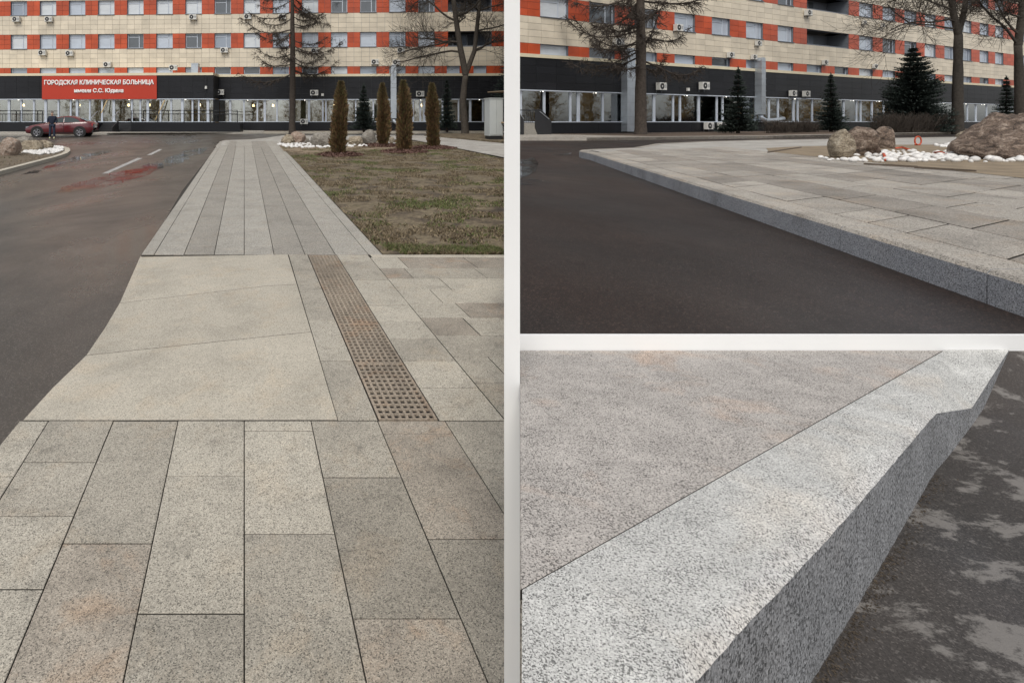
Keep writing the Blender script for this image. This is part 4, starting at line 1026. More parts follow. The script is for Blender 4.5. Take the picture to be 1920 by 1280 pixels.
railing('black metal railing on the platform behind the red car', BP(-88, OUT+1.0, H_PL-.1), BP(80, OUT+1.0, H_PL-.1), 0)
railing('black metal railing on the platform right of the entrance steps', BP(246, OUT+1.0, H_PL-.1), BP(445, OUT+1.0, H_PL-.1), 0)
for px, s_ in ((183, -1), (222, 1)):
    a = BP(px, OUT+1.15, 0); t = thing('stair_rail', 'sloping dark stair panel beside the entrance steps', 'railing', a, rzL, 'stair panels at the entrance')
    MB().prism([(-.03, -1.1), (.03, -1.1), (.03, 0), (-.03, 0)], -.02, lambda x, y: .25+(y+1.1)*.5).build('panel', M_dark, t); MB().tube([(0, -1.15, .9), (0, 0, 1.5)], .025).build('handrail', M_metal, t)
o = thing('litter_bin', 'narrow orange wooden litter bin by the entrance steps', 'bin', Lp(237.5, 244.5, .02), rzL)
MB().box(-.22, .22, -.2, .2, .04, .86).build('body', M_orangew, o); MB().box(-.24, .24, -.22, .22, .862, .92).build('lid', M_dark, o); MB().box(-.17, .17, -.15, .15, 0, .038).build('foot', M_dark, o)
for a, b in (((201, 188), (190, 212)), ((309, 188), (291, 226))):
    P0 = BL.world(BL.t(a[0], OUT+.15), BL.z(a[0], a[1], OUT+.15), OUT+.15); P1 = BL.world(BL.t(b[0], OUT+.5), max(H_PL-.08, BL.z(b[0], b[1], OUT+.5)), OUT+.5)
    tag(MB().tube([P1, P0], .045, 5).build('leaning_pole', simple('pale_wood', (.5, .38, .2), .7)), 'pale wooden pole leaning on the entrance glass', 'pole', 'poles leaning on the entrance')
# stair of the right wing
a = BR.world(BR.t(1008, 1.2), 0, 1.2); st = thing('entrance_stair', 'short stair with black side panel before the receding wing', 'stair', a, math.atan2(BR.d.y, BR.d.x))
for i in range(4): MB().box(-1.0, .35+.2*(3-i), 0, 1.1, -.0+.16*i, .16*(i+1)).build('step', G_pathd, st)
MB().sideprism([(0, .0), (.95, .0), (.95, .75), (.2, 1.4), (-.2, 1.35), (-.2, .4)], -.05, -.01).build('side_panel', M_dark, st)
MB().tube([(.1, -.07, 1.25), (.75, -.07, .85)], .02).build('handrail', M_metal, st)
for i in range(7): MB().box(-1.15+i*.13, -1.135+i*.13, 0, .015, .64, 1.3).build('baluster', M_dark, st)
MB().box(-1.2, -.2, -.01, .03, 1.3, 1.35).build('top_rail', M_dark, st)
a = BR.world(BR.t(978, 1.2), 0, 1.2); o = thing('entrance_railing', 'black stair side panel beside the white divider post', 'railing', a, math.atan2(BR.d.y, BR.d.x))
MB().sideprism([(-.25, .0), (.12, .0), (.12, .8), (-.25, 1.2)], -.05, 0).build('panel', M_dark, o); MB().tube([(-.25, -.03, 1.25), (.12, -.03, .86)], .02).build('handrail', M_metal, o)
# electrical cabinet
c = Lp(928, 262.5); o = thing('utility_cabinet', 'tall pale grey utility cabinet on a dark base by the right path', 'cabinet', c+Vector((0, .3, 0)), .18)
w = 27/F*c.y/2*.98; h = 77/F*c.y
MB().box(-w*.9, w*.9, -.33, .33, 0, .24).build('base', M_dark, o); MB().box(-w, w, -.36, .36, .242, h).build('housing', M_greymetal, o)
MB().box(-w*.93, -.012, -.385, -.362, .3, h-.06).build('door', M_greymetal, o); MB().box(.012, w*.93, -.385, -.362, .3, h-.06).build('door', M_greymetal, o); MB().box(-w-.03, w+.03, -.4, .4, h+.002, h+.05).build('lid', M_greymetal, o)

# ------------------------------------------------------------------ car and person
def car():
    c = at(117, 38.1, 0); yaw = math.radians(9); t = thing('parked_car', 'dark red sedan parked before the hospital entrance', 'car', (c.x, c.y, SL*c.y-.10), yaw)
    M_car = newmat('car_red', .28, (.10, .006, .010))[0]; M_car.node_tree.nodes['Principled BSDF'].inputs['Coat Weight'].default_value = .7
    M_cg = newmat('car_glass', .05, (.03, .045, .045))[0]; M_ty = simple('tyre', (.018, .018, .018), .85); M_rim = simple('rim', (.28, .28, .30), .35, metallic=.6)
    # stations: x, half width, bottom, belt, crown
    st = [(-2.14, .62, .36, .56, .60), (-2.05, .74, .26, .66, .70), (-1.75, .82, .22, .74, .80), (-1.2, .85, .20, .82, .90), (-.7, .86, .19, .88, .97), (0, .865, .19, .91, 1.0), (.8, .865, .19, .94, 1.02), (1.4, .855, .21, .96, 1.05), (1.85, .83, .24, .97, 1.06), (2.10, .76, .30, .93, 1.0), (2.17, .66, .38, .82, .88)]
    v = []; f = []; K = 9
    for x, w, zb, zl_, zc in st:
        half = [(w*.90, zb), (w*.985, zb+.10), (w, (zb+zl_)/2), (w*.985, zl_-.06), (w*.93, zl_), (w*.7, zc-.02), (w*.35, zc), (0, zc+.005)]
        ring = [(-a, z) for a, z in half]+[(a, z) for a, z in reversed(half[:-1])]
        v += [(x, y, z) for y, z in ring]; K = len(ring)
    for i in range(len(st)-1):
        for j in range(K): q = (j+1) % K; f.append((i*K+j, i*K+q, (i+1)*K+q, (i+1)*K+j))
    f.append(tuple(range(K))); f.append(tuple(reversed(range((len(st)-1)*K, len(st)*K))))
    b = mesh('body', v, f, M_car, t, smooth=True)
    cab = [(-.82, .80, .92, .90), (-.15, .72, .92, 1.33), (.35, .70, .92, 1.42), (.85, .69, .94, 1.40), (1.25, .68, .96, 1.27), (1.78, .72, .98, 1.02)]
    v = []; f = []
    for x, w, zb, zt in cab:
        ring = [(-.82, zb-.05), (-.80, zb+.02), (-w*.93, max(zb+.03, zt-.10)), (-w*.78, zt-.015), (0, zt), (w*.78, zt-.015), (w*.93, max(zb+.03, zt-.10)), (.80, zb+.02), (.82, zb-.05)]; K = len(ring)
        v += [(x, y, z) for y, z in ring]
    for i in range(len(cab)-1):
        for j in range(K-1): f.append((i*K+j, i*K+j+1, (i+1)*K+j+1, (i+1)*K+j))
    mesh('roof', v, f, M_car, t, smooth=True)
    for sgn in (-1, 1):
        def sd(x, z): zf = (z-.95)/.42; return (x, sgn*(.815-.13*max(0, zf)), z)
        for P in ([(-.62, .97), (-.12, 1.25), (.30, 1.325), (.30, .97)], [(.36, .97), (.36, 1.33), (.85, 1.31), (1.22, 1.17), (1.38, 1.0)]):
            q = [sd(*p) for p in P]; mesh('side_window', q, [tuple(range(len(q)))], M_cg, t)
        mesh('door_seam', [(.325, sgn*.869, .32), (.345, sgn*.869, .32), (.345, sgn*.86, .93), (.325, sgn*.86, .93)], [(0, 1, 2, 3)], M_ty, t)
        MB().box(.08, .26, sgn*.865-.015, sgn*.865+.015, .80, .83).build('door_handle', M_car, t)
        MB().box(-.62, -.5, sgn*.93-.07, sgn*.93+.07, .93, 1.05).build('mirror', M_car, t)
        MB().box(-1.2, 1.2, sgn*.862-.012, sgn*.862+.012, .28, .31).build('sill_trim', M_ty, t)
        MB().box(-2.06, -1.86, sgn*.66-.09, sgn*.66+.09, .60, .71).build('headlight', M_rim, t)
        o = MB().box(2.02, 2.15, sgn*.60-.14, sgn*.60+.14, .72, .90).build('tail_light', newmat('tail_red', .3, (.5, .04, .05))[0], t)
        for x in (-1.32, 1.36):
            MB().cyl((x, sgn*.80, .335), (x, sgn*.872, .335), .40, n=24).build('wheel_arch', M_ty, t)
            w_ = MB().cyl((x, sgn*.70, .31), (x, sgn*.885, .31), .315, n=24).build('wheel', M_ty, t)
            r = MB(); r.cyl((x, sgn*.886, .31), (x, sgn*.895, .31), .07, n=10)
            for k_ in range(5):
                an = k_*1.2566; r.cyl((x, sgn*.89, .31), (x+.2*math.cos(an), sgn*.888, .31+.2*math.sin(an)), .035, .045, 6)
            for k_ in range(18):
                a0 = k_*.349; a1 = a0+.36; r.cyl((x+.215*math.cos(a0), sgn*.888, .31+.215*math.sin(a0)), (x+.215*math.cos(a1), sgn*.888, .31+.215*math.sin(a1)), .018, n=5)
            r.build('rim', M_rim, w_)
    mesh('rear_window', [(1.27, -.52, 1.272), (1.27, .52, 1.272), (1.74, .60, 1.07), (1.74, -.60, 1.07)], [(0, 3, 2, 1)], M_cg, t)
    mesh('windscreen', [(-.76, -.66, .96), (-.76, .66, .96), (-.18, .56, 1.33), (-.18, -.56, 1.33)], [(0, 1, 2, 3)], M_cg, t)
    MB().box(2.15, 2.19, -.26, .26, .62, .74).build('number_plate', M_letter, t); MB().box(1.95, 2.2, -.72, .72, .30, .44).build('bumper', M_ty, t)
car()
def person():
    c = at(98, 35.9, 0); rt = thing('person', 'person in dark blue jacket, jeans and pale shoes standing by the red car', 'person', (c.x, c.y, SL*c.y-.10), .3)
    M_jk = simple('navy_cloth', (.012, .018, .035), .9); M_jn = simple('jeans', (.02, .028, .05), .9); M_sk = simple('skin', (.42, .26, .19), .6); M_sh = simple('shoe_pale', (.55, .6, .35), .6); M_hr = simple('hair_grey', (.12, .10, .085), .8)
    def skin(name, vs_, es, rs, mat, root=0, sub=2):
        me = bpy.data.meshes.new(name); me.from_pydata(vs_, es, []); o = bpy.data.objects.new(name, me); COL.objects.link(o)
        bpy.context.view_layer.objects.active = o; m = o.modifiers.new('s', 'SKIN')
        for i, sv in enumerate(me.skin_vertices[0].data): sv.radius = (rs[i] if isinstance(rs[i], tuple) else (rs[i], rs[i])); sv.use_root = (i == root)
        m.use_smooth_shade = True; s2 = o.modifiers.new('d', 'SUBSURF'); s2.levels = sub; s2.render_levels = sub
        bpy.context.view_layer.update(); dg = bpy.context.evaluated_depsgraph_get(); m2 = bpy.data.meshes.new_from_object(o.evaluated_get(dg)); bpy.data.objects.remove(o)
        m2.materials.clear(); m2.materials.append(mat); m2.polygons.foreach_set('use_smooth', [True]*len(m2.polygons))
        q = bpy.data.objects.new(name, m2); COL.objects.link(q); q.parent = rt; return q
    k = .97
    V3 = [(0, 0, .92), (0, 0, 1.15), (0, 0, 1.36), (0, 0, 1.47), (0, -.02, 1.56), (0, -.03, 1.66), (.17, 0, 1.38), (.25, .02, 1.12), (.20, -.16, .97), (.17, -.22, .95), (-.17, 0, 1.38), (-.25, .02, 1.12), (-.20, -.16, .97), (-.17, -.22, .95), (.10, 0, .88), (.11, -.02, .50), (.12, .02, .10), (.12, -.10, .05), (-.10, 0, .88), (-.12, .0, .50), (-.14, .04, .10), (-.14, -.08, .05)]
    E = [(0, 1), (1, 2), (2, 3), (3, 4), (4, 5), (2, 6), (6, 7), (7, 8), (8, 9), (2, 10), (10, 11), (11, 12), (12, 13), (0, 14), (14, 15), (15, 16), (16, 17), (0, 18), (18, 19), (19, 20), (20, 21)]
    R = [(.15, .11), (.15, .11), (.17, .11), .05, .08, .085, .06, .048, .036, .03, .06, .048, .036, .03, .085, .06, .042, .038, .085, .06, .042, .038]
    skin('body', V3, E, R, M_sk)
    J = [(0, 0, .86), (0, 0, 1.12), (0, 0, 1.36), (0, 0, 1.455), (.18, 0, 1.39), (.265, .02, 1.12), (.21, -.15, .98), (-.18, 0, 1.39), (-.265, .02, 1.12), (-.21, -.15, .98)]
    skin('jacket', J, [(0, 1), (1, 2), (2, 3), (2, 4), (4, 5), (5, 6), (2, 7), (7, 8), (8, 9)], [(.19, .14), (.19, .14), (.20, .135), .085, .085, .072, .055, .085, .072, .055], M_jk)
    skin('trousers', [(0, 0, .92), (.10, 0, .86), (.11, -.02, .50), (.12, .02, .08), (-.10, 0, .86), (-.12, 0, .50), (-.14, .04, .08)], [(0, 1), (1, 2), (2, 3), (0, 4), (4, 5), (5, 6)], [(.15, .12), .105, .082, .07, .105, .082, .07], M_jn)
    for x, y in ((.12, .03), (-.14, .05)): skin('shoe', [(x, y, .045), (x, y-.12, .04), (x, y-.2, .03)], [(0, 1), (1, 2)], [.05, .048, .035], M_sh)
    skin('hair', [(0, .01, 1.63), (0, .0, 1.71), (0, -.03, 1.73)], [(0, 1), (1, 2)], [.085, .085, .07], M_hr)
person()

# ------------------------------------------------------------------ trees
class Twigs:
    def __init__(s): s.V = []; s.F = []; s.n = 0
    def tube(s, pts, r0, r1, k=3):
        pts = np.asarray(pts, float); m = len(pts); d = np.gradient(pts, axis=0); d /= np.linalg.norm(d, axis=1)[:, None]+1e-9
        a = np.cross(d, [.3, .5, .81]); a /= np.linalg.norm(a, axis=1)[:, None]+1e-9; b = np.cross(d, a); r = np.linspace(r0, r1, m)[:, None]
        rings = np.stack([pts+r*(a*math.cos(2*math.pi*i/k)+b*math.sin(2*math.pi*i/k)) for i in range(k)], 1)
        s.V.append(rings.reshape(-1, 3)); base = s.n
        i = np.arange(m-1)[:, None]*k+np.arange(k)[None]; j = np.arange(m-1)[:, None]*k+(np.arange(k)[None]+1) % k
        s.F.append((np.stack([i, j, j+k, i+k], -1).reshape(-1, 4))+base); s.n += m*k
    def build(s, name, mat, parent): return npmesh(name, np.vstack(s.V), np.vstack(s.F), mat, parent, smooth=True)
def curve(p, d, L, n, wig, bias, r_):
    pts = [np.array(p, float)]; d = np.array(d, float); d /= np.linalg.norm(d)
    for i in range(n):
        d = d+r_.normal(0, wig, 3)+np.array(bias)*(i+1)/n; d /= np.linalg.norm(d); pts.append(pts[-1]+d*L/n)
    return pts, d
def trunk_mesh(parent, pts, radii, mat, seed=0):
    mb = MB(); P = []; Rr = []
    for i in range(len(pts)-1):
        for k_ in range(4): P.append(Vector(pts[i]).lerp(Vector(pts[i+1]), k_/4)); Rr.append(radii[i]+(radii[i+1]-radii[i])*k_/4)
    P.append(Vector(pts[-1])); Rr.append(radii[-1]); mb.tube(P, Rr, 12)
    for i, v in enumerate(mb.v):
        p = Vector(v); q = noise.noise_vector(p*3+Vector((seed, 0, 0)))*.035; mb.v[i] = tuple(p+q)
    return mb.build('trunk', mat, parent, smooth=True)
def larch(label, base, H, r, zlo, zhi, L0, seed, sx=1.0, nb=34):
    r_ = np.random.default_rng(seed); t = thing('larch_tree', label, 'tree', base)
    trunk_mesh(t, [(0, 0, -.3), (0, 0, .5), (.03, 0, H*.3), (0, .05, H*.65), (0, 0, H)], [r*1.25, r, r*.86, r*.5, .04], M_bark, seed)
    T = Twigs()
    for i in range(nb):
        z = zlo+(zhi-zlo)*((i+r_.uniform(0, .8))/nb); az_ = r_.uniform(0, 2*math.pi)
        if i % 2 == 0: az_ = r_.choice([0, math.pi])+r_.normal(0, .5)
        L = L0*(1-.35*(z-zlo)/(H-zlo))*r_.uniform(.6, 1.1)
        d = (math.cos(az_)*sx, math.sin(az_), r_.uniform(-.12, .12))
        pts, dd = curve((0, 0, z), d, L, 10, .07, (0, 0, .10), r_); pts = np.array(pts); k_ = np.linspace(0, 1, len(pts)); pts[:, 2] -= .16*L*np.sin(k_*math.pi*.8)
        T.tube(pts, .055*L/5+.012, .010, 5)
        for q in range(int(L*13)):
            u_ = r_.uniform(.12, 1); idx = u_*(len(pts)-1); a = int(min(idx, len(pts)-2)); p = pts[a]+(pts[a+1]-pts[a])*(idx-a); ax = pts[a+1]-pts[a]; ax /= np.linalg.norm(ax)
            sd = np.cross(ax, [0, 0, 1])*r_.choice([-1, 1]); l2 = r_.uniform(.35, 1.3)*(1.15-u_*.6)*L/5
            p2, _ = curve(p, ax*.7+sd*r_.uniform(.3, 1)+np.array([0, 0, r_.uniform(-.9, .25)]), l2, 5, .18, (0, 0, -.1), r_); T.tube(p2, .017, .010, 3)
            for w in range(4):
                p3 = p2[r_.integers(1, 5)]; pts3, _ = curve(p3, r_.normal(0, 1, 3)+np.array([0, 0, -.4]), r_.uniform(.12, .4), 2, .2, (0, 0, 0), r_); T.tube(pts3, .011, .008, 3)
    T.build('crown', M_bark, t); return t
def broadleaf(label, base, stems, r, seed, mat, levels=4, reach=1.0):
    r_ = np.random.default_rng(seed); t = thing('bare_tree', label, 'tree', base); T = Twigs()
    def grow(p, d, L, rad, lv):
        n = 7; pts, dd = curve(p, d, L, n, .10 if lv < 2 else .17, (0, 0, .10 if lv < 2 else -.02), r_)
        if rad > .004: T.tube(pts, rad, max(rad*.45, .0075), 6 if rad > .05 else (4 if rad > .02 else 3))
        if lv <= 0: return
        kids = {4: 6, 3: 6, 2: 7, 1: 5}.get(lv, 4)
        for i in range(kids):
            f_ = r_.uniform(.25, 1.0); idx = int(f_*(n-1)); q = pts[idx]; ax = np.array(pts[idx+1])-np.array(pts[idx]); ax /= np.linalg.norm(ax)
            o = r_.normal(0, 1, 3); o -= ax*o.dot(ax); o /= np.linalg.norm(o)
            grow(q, ax*.75+o*r_.uniform(.5, .95)+np.array([0, 0, .05]), L*r_.uniform(.45, .72)*reach, max(rad*(1-.5*f_)*r_.uniform(.4, .6), .0092), lv-1)
    tr = stems[0]; trunk_mesh(t, tr, np.linspace(r*1.15, r*.72, len(tr)).tolist(), mat, seed)
    for pts, rad, subs in stems[1:]:
        P = np.array(pts, float); T.tube(np.array([P[0]+(P[1]-P[0])*x for x in np.linspace(0, 1, 5)]) if len(P) == 2 else P, rad, rad*.55, 9)
        for q, d, L in subs: grow(q, d, L, rad*.34, 3)
    T.build('crown', mat, t); return t
def spruce(label, base, H, R, seed, sx=1.0, lean=0.0, bare=.06, n=None, pw=.85):
    r_ = np.random.default_rng(seed); t = thing('spruce_tree', label, 'tree', base); M_b = M_bark
    trunk_mesh(t, [(0, 0, -.2), (0, 0, H*.5), (0, 0, H*.96)], [H*.022+.02, H*.014, .012], M_b, seed)
    n = n or int(260+H*130); V_ = []; nw = max(9, int(H*3.1))
    for i in range(n):
        f_ = r_.uniform(0, 1)**1.35; wh = min(.995, (math.floor(f_*nw)+r_.uniform(.0, .68))/nw); z = H*(bare+(1-bare)*wh); az_ = r_.uniform(0, 2*math.pi)
        lob = .80+.28*noise.noise(Vector((math.cos(az_)*1.4+seed, math.sin(az_)*1.4, wh*5)))
        rr = R*1.12*(1-wh)**pw*lob*r_.uniform(.5, 1.1)+.03*H*.15
        d = np.array([math.cos(az_)*sx, math.sin(az_), 0]); side = np.array([-math.sin(az_), math.cos(az_), 0]); m = max(5, int(rr*11))
        droop = r_.uniform(.12, .36)*(1-wh*.9)
        for k_ in range(m):
            s_ = (k_+.4)/m; p = d*rr*s_+np.array([0, 0, z-droop*rr*s_+.20*rr*s_**3]); w = (.10+.20*(1-s_))*min(1, .35+rr*.5)*r_.uniform(.7, 1.3)
            for sg_ in (-1, 1):
                tip = p+d*w*.7+side*sg_*w+np.array([0, 0, -w*r_.uniform(.1, .6)])
                wd = d*w*.32; V_.append((p-wd*.5, p+wd*.8+np.array([0, 0, .02]), tip))
            if k_ % 2: V_.append((p, p+d*w*.8+side*r_.normal(0, .05), p+d*w*.3+np.array([0, 0, -w*.7])))
    for k_ in range(14):
        z = H*(.93+.07*k_/14); V_.append((np.array([-.03, 0, z]), np.array([.03, 0, z]), np.array([r_.normal(0, .03), r_.normal(0, .03), z+H*.04])))
    v = np.array(V_).reshape(-1, 3); npmesh('crown', v, np.arange(len(v)).reshape(-1, 3), M_spruce, t); return t
def thuja(label, base, H, R, seed, top=.25):
    r_ = np.random.default_rng(seed); t = thing('thuja_bush', label, 'bush', base)
    MB().cyl((0, 0, -.1), (0, 0, H*.8), .05, .02, 7).build('trunk', M_bark, t)
    n = 12000; f_ = r_.uniform(0, 1, n); prof = np.where(f_ < .12, .72+.28*f_/.12, np.where(f_ < .5, 1.0, 1-.94*((f_-.5)/.5)**2.1)); az_ = r_.uniform(0, 2*np.pi, n)
    lump = np.array([noise.noise(Vector((math.cos(a)*1.6+seed, math.sin(a)*1.6, z*H*1.3)))+.5*noise.noise(Vector((math.cos(a)*4+seed, math.sin(a)*4, z*H*5))) for a, z in zip(az_, f_)])
    rad = R*prof*(1+.72*lump)*np.sqrt(r_.uniform(.55, 1, n)); bend = .10*np.sin(f_*2+seed)
    c = np.c_[rad*np.cos(az_)+bend*R*2, rad*np.sin(az_), f_*H+.02]
    out = np.c_[np.cos(az_), np.sin(az_), r_.uniform(.5, 2.2, n)]; out /= np.linalg.norm(out, axis=1)[:, None]; sd = np.cross(out, r_.normal(0, 1, (n, 3))); sd /= np.linalg.norm(sd, axis=1)[:, None]
    L = r_.uniform(.06, .19, n)[:, None]; w = r_.uniform(.018, .045, n)[:, None]
    v = np.stack([c-sd*w, c+sd*w, c+out*L+sd*r_.normal(0, .02, (n, 1))], 1).reshape(-1, 3)
    npmesh('foliage', v, np.arange(3*n).reshape(-1, 3), M_thuja, t)
    return t
# thujas with mulch
def mulch(label, c, rx, ry, seed):
    r_ = np.random.default_rng(seed); bm = bmesh.new(); bmesh.ops.create_circle(bm, cap_ends=True, segments=28, radius=1)
    t = thing('mulch_mound', label, 'mulch', c); n = 26; v = [(0, 0, .11)]; f = []
    for ring in range(1, 5):
        for i in range(n):
            a = 2*math.pi*i/n; q = ring/4*(1+.18*noise.noise(Vector((math.cos(a)*1.5+seed, math.sin(a)*1.5, 0)))); v.append((rx*q*math.cos(a), ry*q*math.sin(a), .11*(1-(ring/4)**2)+.0+SL*ry*q*math.sin(a)-.012))
    for i in range(n): f.append((0, 1+i, 1+(i+1) % n))
    for ring in range(3):
        for i in range(n): a = 1+ring*n+i; b = 1+ring*n+(i+1) % n; f.append((a, a+n, b+n, b))
    bm.free(); mesh('mound', v, f, M_chip, t, smooth=True)
    m = 1500; a = r_.uniform(0, 2*np.pi, m); q = np.sqrt(r_.uniform(0, 1.15, m)); x = rx*q*np.cos(a); y = ry*q*np.sin(a); z = .11*(1-np.minimum(q, 1)**2)+SL*y
    th = r_.uniform(0, 6.28, m); l = r_.uniform(.02, .06, m); d = np.c_[np.cos(th)*l, np.sin(th)*l, r_.normal(0, .02, m)]; s_ = np.c_[-np.sin(th)*l*.5, np.cos(th)*l*.5, r_.normal(0, .02, m)]; c_ = np.c_[x, y, z+r_.uniform(0, .04, m)]
    vv = np.stack([c_-d, c_+s_, c_+d, c_-s_], 1).reshape(-1, 3); tag(npmesh('bark_chips', vv, np.arange(4*m).reshape(-1, 4), M_chip, t), kind='stuff')
for lab, px, yb, yt, wpx, sd, ml in (('foremost brown columnar thuja with a green tip beside the walk', 637, 291, 157, 31, 31, 'mulch of dark bark around the foremost thuja'), ('slim brown thuja behind the rounded boulders', 716, 274, 160, 26, 32, 'mulch of dark bark around the slim thuja by the boulders'),
                              ('brown thuja with a narrow green top in the middle of the lawn', 757, 285, 155, 29, 33, 'mulch of dark bark around the middle thuja of the lawn'), ('brown thuja with a bushy green foot nearest the right path', 812, 278, 160, 29, 34, 'mulch of dark bark around the thuja by the right path')):
    b = Lp(px, yb); h = (yb-yt)/F*b.y; thuja(lab, b, h, wpx/F*b.y/2*.68, sd); mulch(ml, b, 42/F*b.y, 1.0, sd)
# larches, bare trees, spruces of the left view
b = at(548, 41.5, SL*41.5+.03); larch('tall bare larch with drooping twigs in front of the black band', b, 17, .24, 4.2, 13, 4.1, 41, nb=36)
b = Lp(872, 250.3, .03)
def up_(px, py, d, base, dy=0.0): p = at(px, d, CAMZ-(py-CY)/F*d); return (p.x-base[0], dy, p.z-base[2])
d_ = b.y
S0 = [(0, 0, -.2), (0, 0, .3), up_(868, 190, d_, b), up_(873, 140, d_, b)]
q1 = up_(873, 140, d_, b); q2 = up_(861, 80, d_, b); q3 = up_(850, 0, d_, b); q4 = up_(840, -70, d_, b); r1 = up_(891, 95, d_, b, .2); r2 = up_(899, 20, d_, b, .2); r3 = up_(905, -60, d_, b, .3)
subs1 = [(np.array(q2), (-1, .1, .05), 4.6), (np.array(q2), (-1, -.4, .4), 4.4), (np.array(q1)*.3+np.array(q2)*.7, (-1, .3, -.02), 4.8), (np.array(q3), (-1, 0, .1), 4.8), (np.array(q3), (-.9, -.5, .5), 4.2), (np.array(q2)*.5+np.array(q3)*.5, (-1, .4, .2), 4.6), (np.array(q2)*.4+np.array(q3)*.6, (.6, -.7, .4), 3), (np.array(q4), (-.5, .2, 1), 4), (np.array(q4), (-1, 0, .3), 5), (np.array(q2)*.6+np.array(q3)*.4, (.5, .8, .5), 3)]
subs2 = [(np.array(r1), (1, .1, .3), 3.6), (np.array(r1)*.5+np.array(r2)*.5, (1, -.4, .3), 3.6), (np.array(r2), (1, .3, .4), 3.8), (np.array(r2), (-.7, -.7, .6), 3), (np.array(r3), (.3, 0, 1), 4), (np.array(r1), (.7, -.7, .4), 2.6)]
broadleaf('forked bare tree with wide branches beside the utility cabinet', b, [S0, ([q1, q2, q3, q4], .24, subs1), ([q1, r1, r2, r3], .19, subs2)], .27, 51, M_bark2)
for lab, px, d, yt, yb, wpx, sd in (('small dark spruce between the thujas in front of the black band', 682, 40.5, 158, 243, 40, 61), ('small dark spruce behind the thuja near the bare forked tree', 838, 41, 148, 243, 32, 62), ('dark spruce partly behind the utility cabinet', 956, 39, 70, 250, 66, 63)):
    h = (yb-yt)/F*d; z = CAMZ-(yb-CY)/F*d; spruce(lab, at(px, d, z), h, wpx/F*d/2*1.45, sd)
# trees of the right view
ZV = CAMZ-HV
b = at(1201, 30.2, ZV); larch('thick trunked bare larch with drooping twigs in front of the receding wing', b, 15, .30, 3.6, 10.5, 5.0, 42, sx=.95, nb=34)
def rt(label, px, d, seed, trunkw, fork, tips):
    b = at(px, d, ZV); f0 = up_(fork[0], fork[1], d, b); S_ = [(0, 0, -.2), (0, 0, .4), (f0[0]*.5, 0, f0[2]*.5), f0]; st = [S_]
    for (tp, rad, subs) in tips:
        P = [f0]+[up_(x, y, d, b, .1*i) for i, (x, y) in enumerate(tp)]
        st.append((P, rad, [(np.array(P[i])*(1-w)+np.array(P[min(i+1, len(P)-1)])*w, dr, L) for i, w, dr, L in subs]))
    broadleaf(label, b, st, trunkw/F*d/2*.9, seed, M_bark2)
rt('tall bare tree with a forked trunk behind the orange cable loop', 1795, 36, 52, 19, (1797, 66), [([(1789, 30), (1783, -20), (1778, -80)], .20, [(0, .3, (-1, .2, .25), 4.6), (0, .7, (-1, -.3, .05), 4.8), (1, .2, (-1, .1, .3), 4.8), (1, .6, (-1, .4, .3), 4.6), (2, .3, (-.8, -.3, .6), 4), (1, .9, (-1, -.2, .2), 5), (2, .7, (-1, .2, .4), 4)]), ([(1808, 20), (1818, -20), (1826, -80)], .16, [(0, .6, (1, .2, .4), 3.6), (1, .3, (1, -.2, .3), 3.4), (1, .8, (1, .3, .4), 3.4), (2, .4, (.6, -.2, .8), 3)])])
rt('second bare tree rising behind the huge sloping boulder', 1914, 35, 53, 17, (1909, 85), [([(1916, 20), (1920, -60)], .2, [(0, .3, (-1, .1, .6), 3.6), (0, .8, (-1, -.2, .4), 3.6), (1, .2, (-1, .3, .5), 3.4), (1, .6, (1, .2, .5), 3)]), ([(1885, 52), (1862, 30), (1835, -5)], .08, [(0, .8, (-.8, -.2, .8), 2), (1, .8, (-.9, .1, .5), 2), (2, .4, (-.6, .2, .9), 2)])])
for lab, px, d, yt, yb, wpx, sd in (('small spruce standing beside the ribbed silver duct', 1384, 33, 127, 248, 66, 64), ('small spruce in front of the black band near two air conditioners', 1558, 38, 138, 246, 54, 65), ('slim small spruce behind the huge sloping boulder', 1887, 45, 143, 240, 46, 67)):
    h = (yb-yt)/F*d; spruce(lab, at(px, d, CAMZ-(yb-CY)/F*d), h, wpx/F*d/2*1.15, sd)
d = 37; h = (246-88)/F*d; bs = spruce('large bushy dark spruce between the boulders and the hospital wing', at(1712, d, CAMZ-(246-CY)/F*d), h, 150/F*d/2*.80, 66, n=2000, pw=.62)
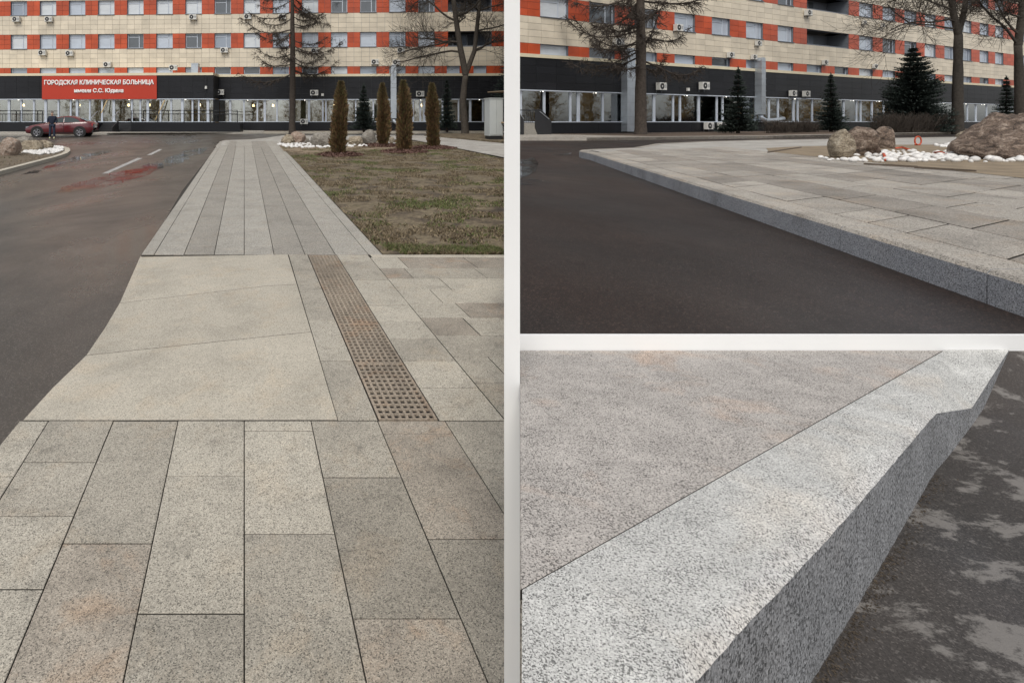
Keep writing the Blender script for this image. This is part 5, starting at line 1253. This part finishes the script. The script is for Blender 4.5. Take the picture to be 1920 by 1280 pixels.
# bare hedge twigs
def hedge(label, x0, x1, d0, d1, n, h, seed):
    r_ = np.random.default_rng(seed); T = Twigs(); a = at(x0, d0, ZV); b_ = at(x1, d1, ZV)
    for i in range(n):
        w = r_.uniform(0, 1); p = np.array(a)*(1-w)+np.array(b_)*w+np.array([r_.normal(0, .12), r_.normal(0, .12), -.02])
        pts, _ = curve(p, (r_.normal(0, .25), r_.normal(0, .25), 1), h*r_.uniform(.6, 1.1), 4, .12, (0, 0, 0), r_); T.tube(pts, .012, .006, 3)
        for k_ in range(4): p2, _ = curve(pts[r_.integers(1, 4)], (r_.normal(0, .7), r_.normal(0, .7), 1), h*.4, 3, .15, (0, 0, 0), r_); T.tube(p2, .007, .005, 3)
    me = T.build('hedge', M_bark, None); tag(me, label, 'hedge')
hedge('low bare twiggy hedge along the plinth beside the silver duct', 1440, 1530, 33.5, 37, 420, .75, 71)
hedge('taller bare twiggy hedge in front of the large spruce', 1640, 1790, 33.5, 36.5, 520, 1.2, 72)

# bare wood behind the camera, seen only in the glass of the hospital
T = Twigs(); r_ = np.random.default_rng(91)
for i in range(76):
    x = -70+i*3.6+r_.normal(0, 1.2); y = -38+r_.normal(0, 4); H = r_.uniform(9, 15)
    if i >= 46: x = 106+r_.normal(0, 4); y = -36+(i-46)*3.0+r_.normal(0, 1)
    T.tube(np.array([(x, y, -.6), (x+r_.normal(0, .3), y, H*.5), (x+r_.normal(0, .5), y, H)]), .2, .04, 5)
    for k_ in range(90):
        z = H*r_.uniform(.04, 1); a = r_.uniform(0, 6.28); L = (1.1-z/H)*r_.uniform(1.5, 4)+.8
        pts, _ = curve((x, y, z), (math.cos(a), math.sin(a), .7), L, 4, .15, (0, 0, .05), r_); T.tube(pts, .06, .03, 3)
        for q in range(4): p2, _ = curve(pts[r_.integers(1, 5)], r_.normal(0, 1, 3)+np.array([0, 0, .5]), 1.2, 2, .1, (0, 0, 0), r_); T.tube(p2, .035, .02, 3)
tag(T.build('bare_wood', simple('wood_bark', (.40, .28, .12), .9), None), 'bare yellowish wood mirrored in the hospital windows', 'wood', kind='stuff')
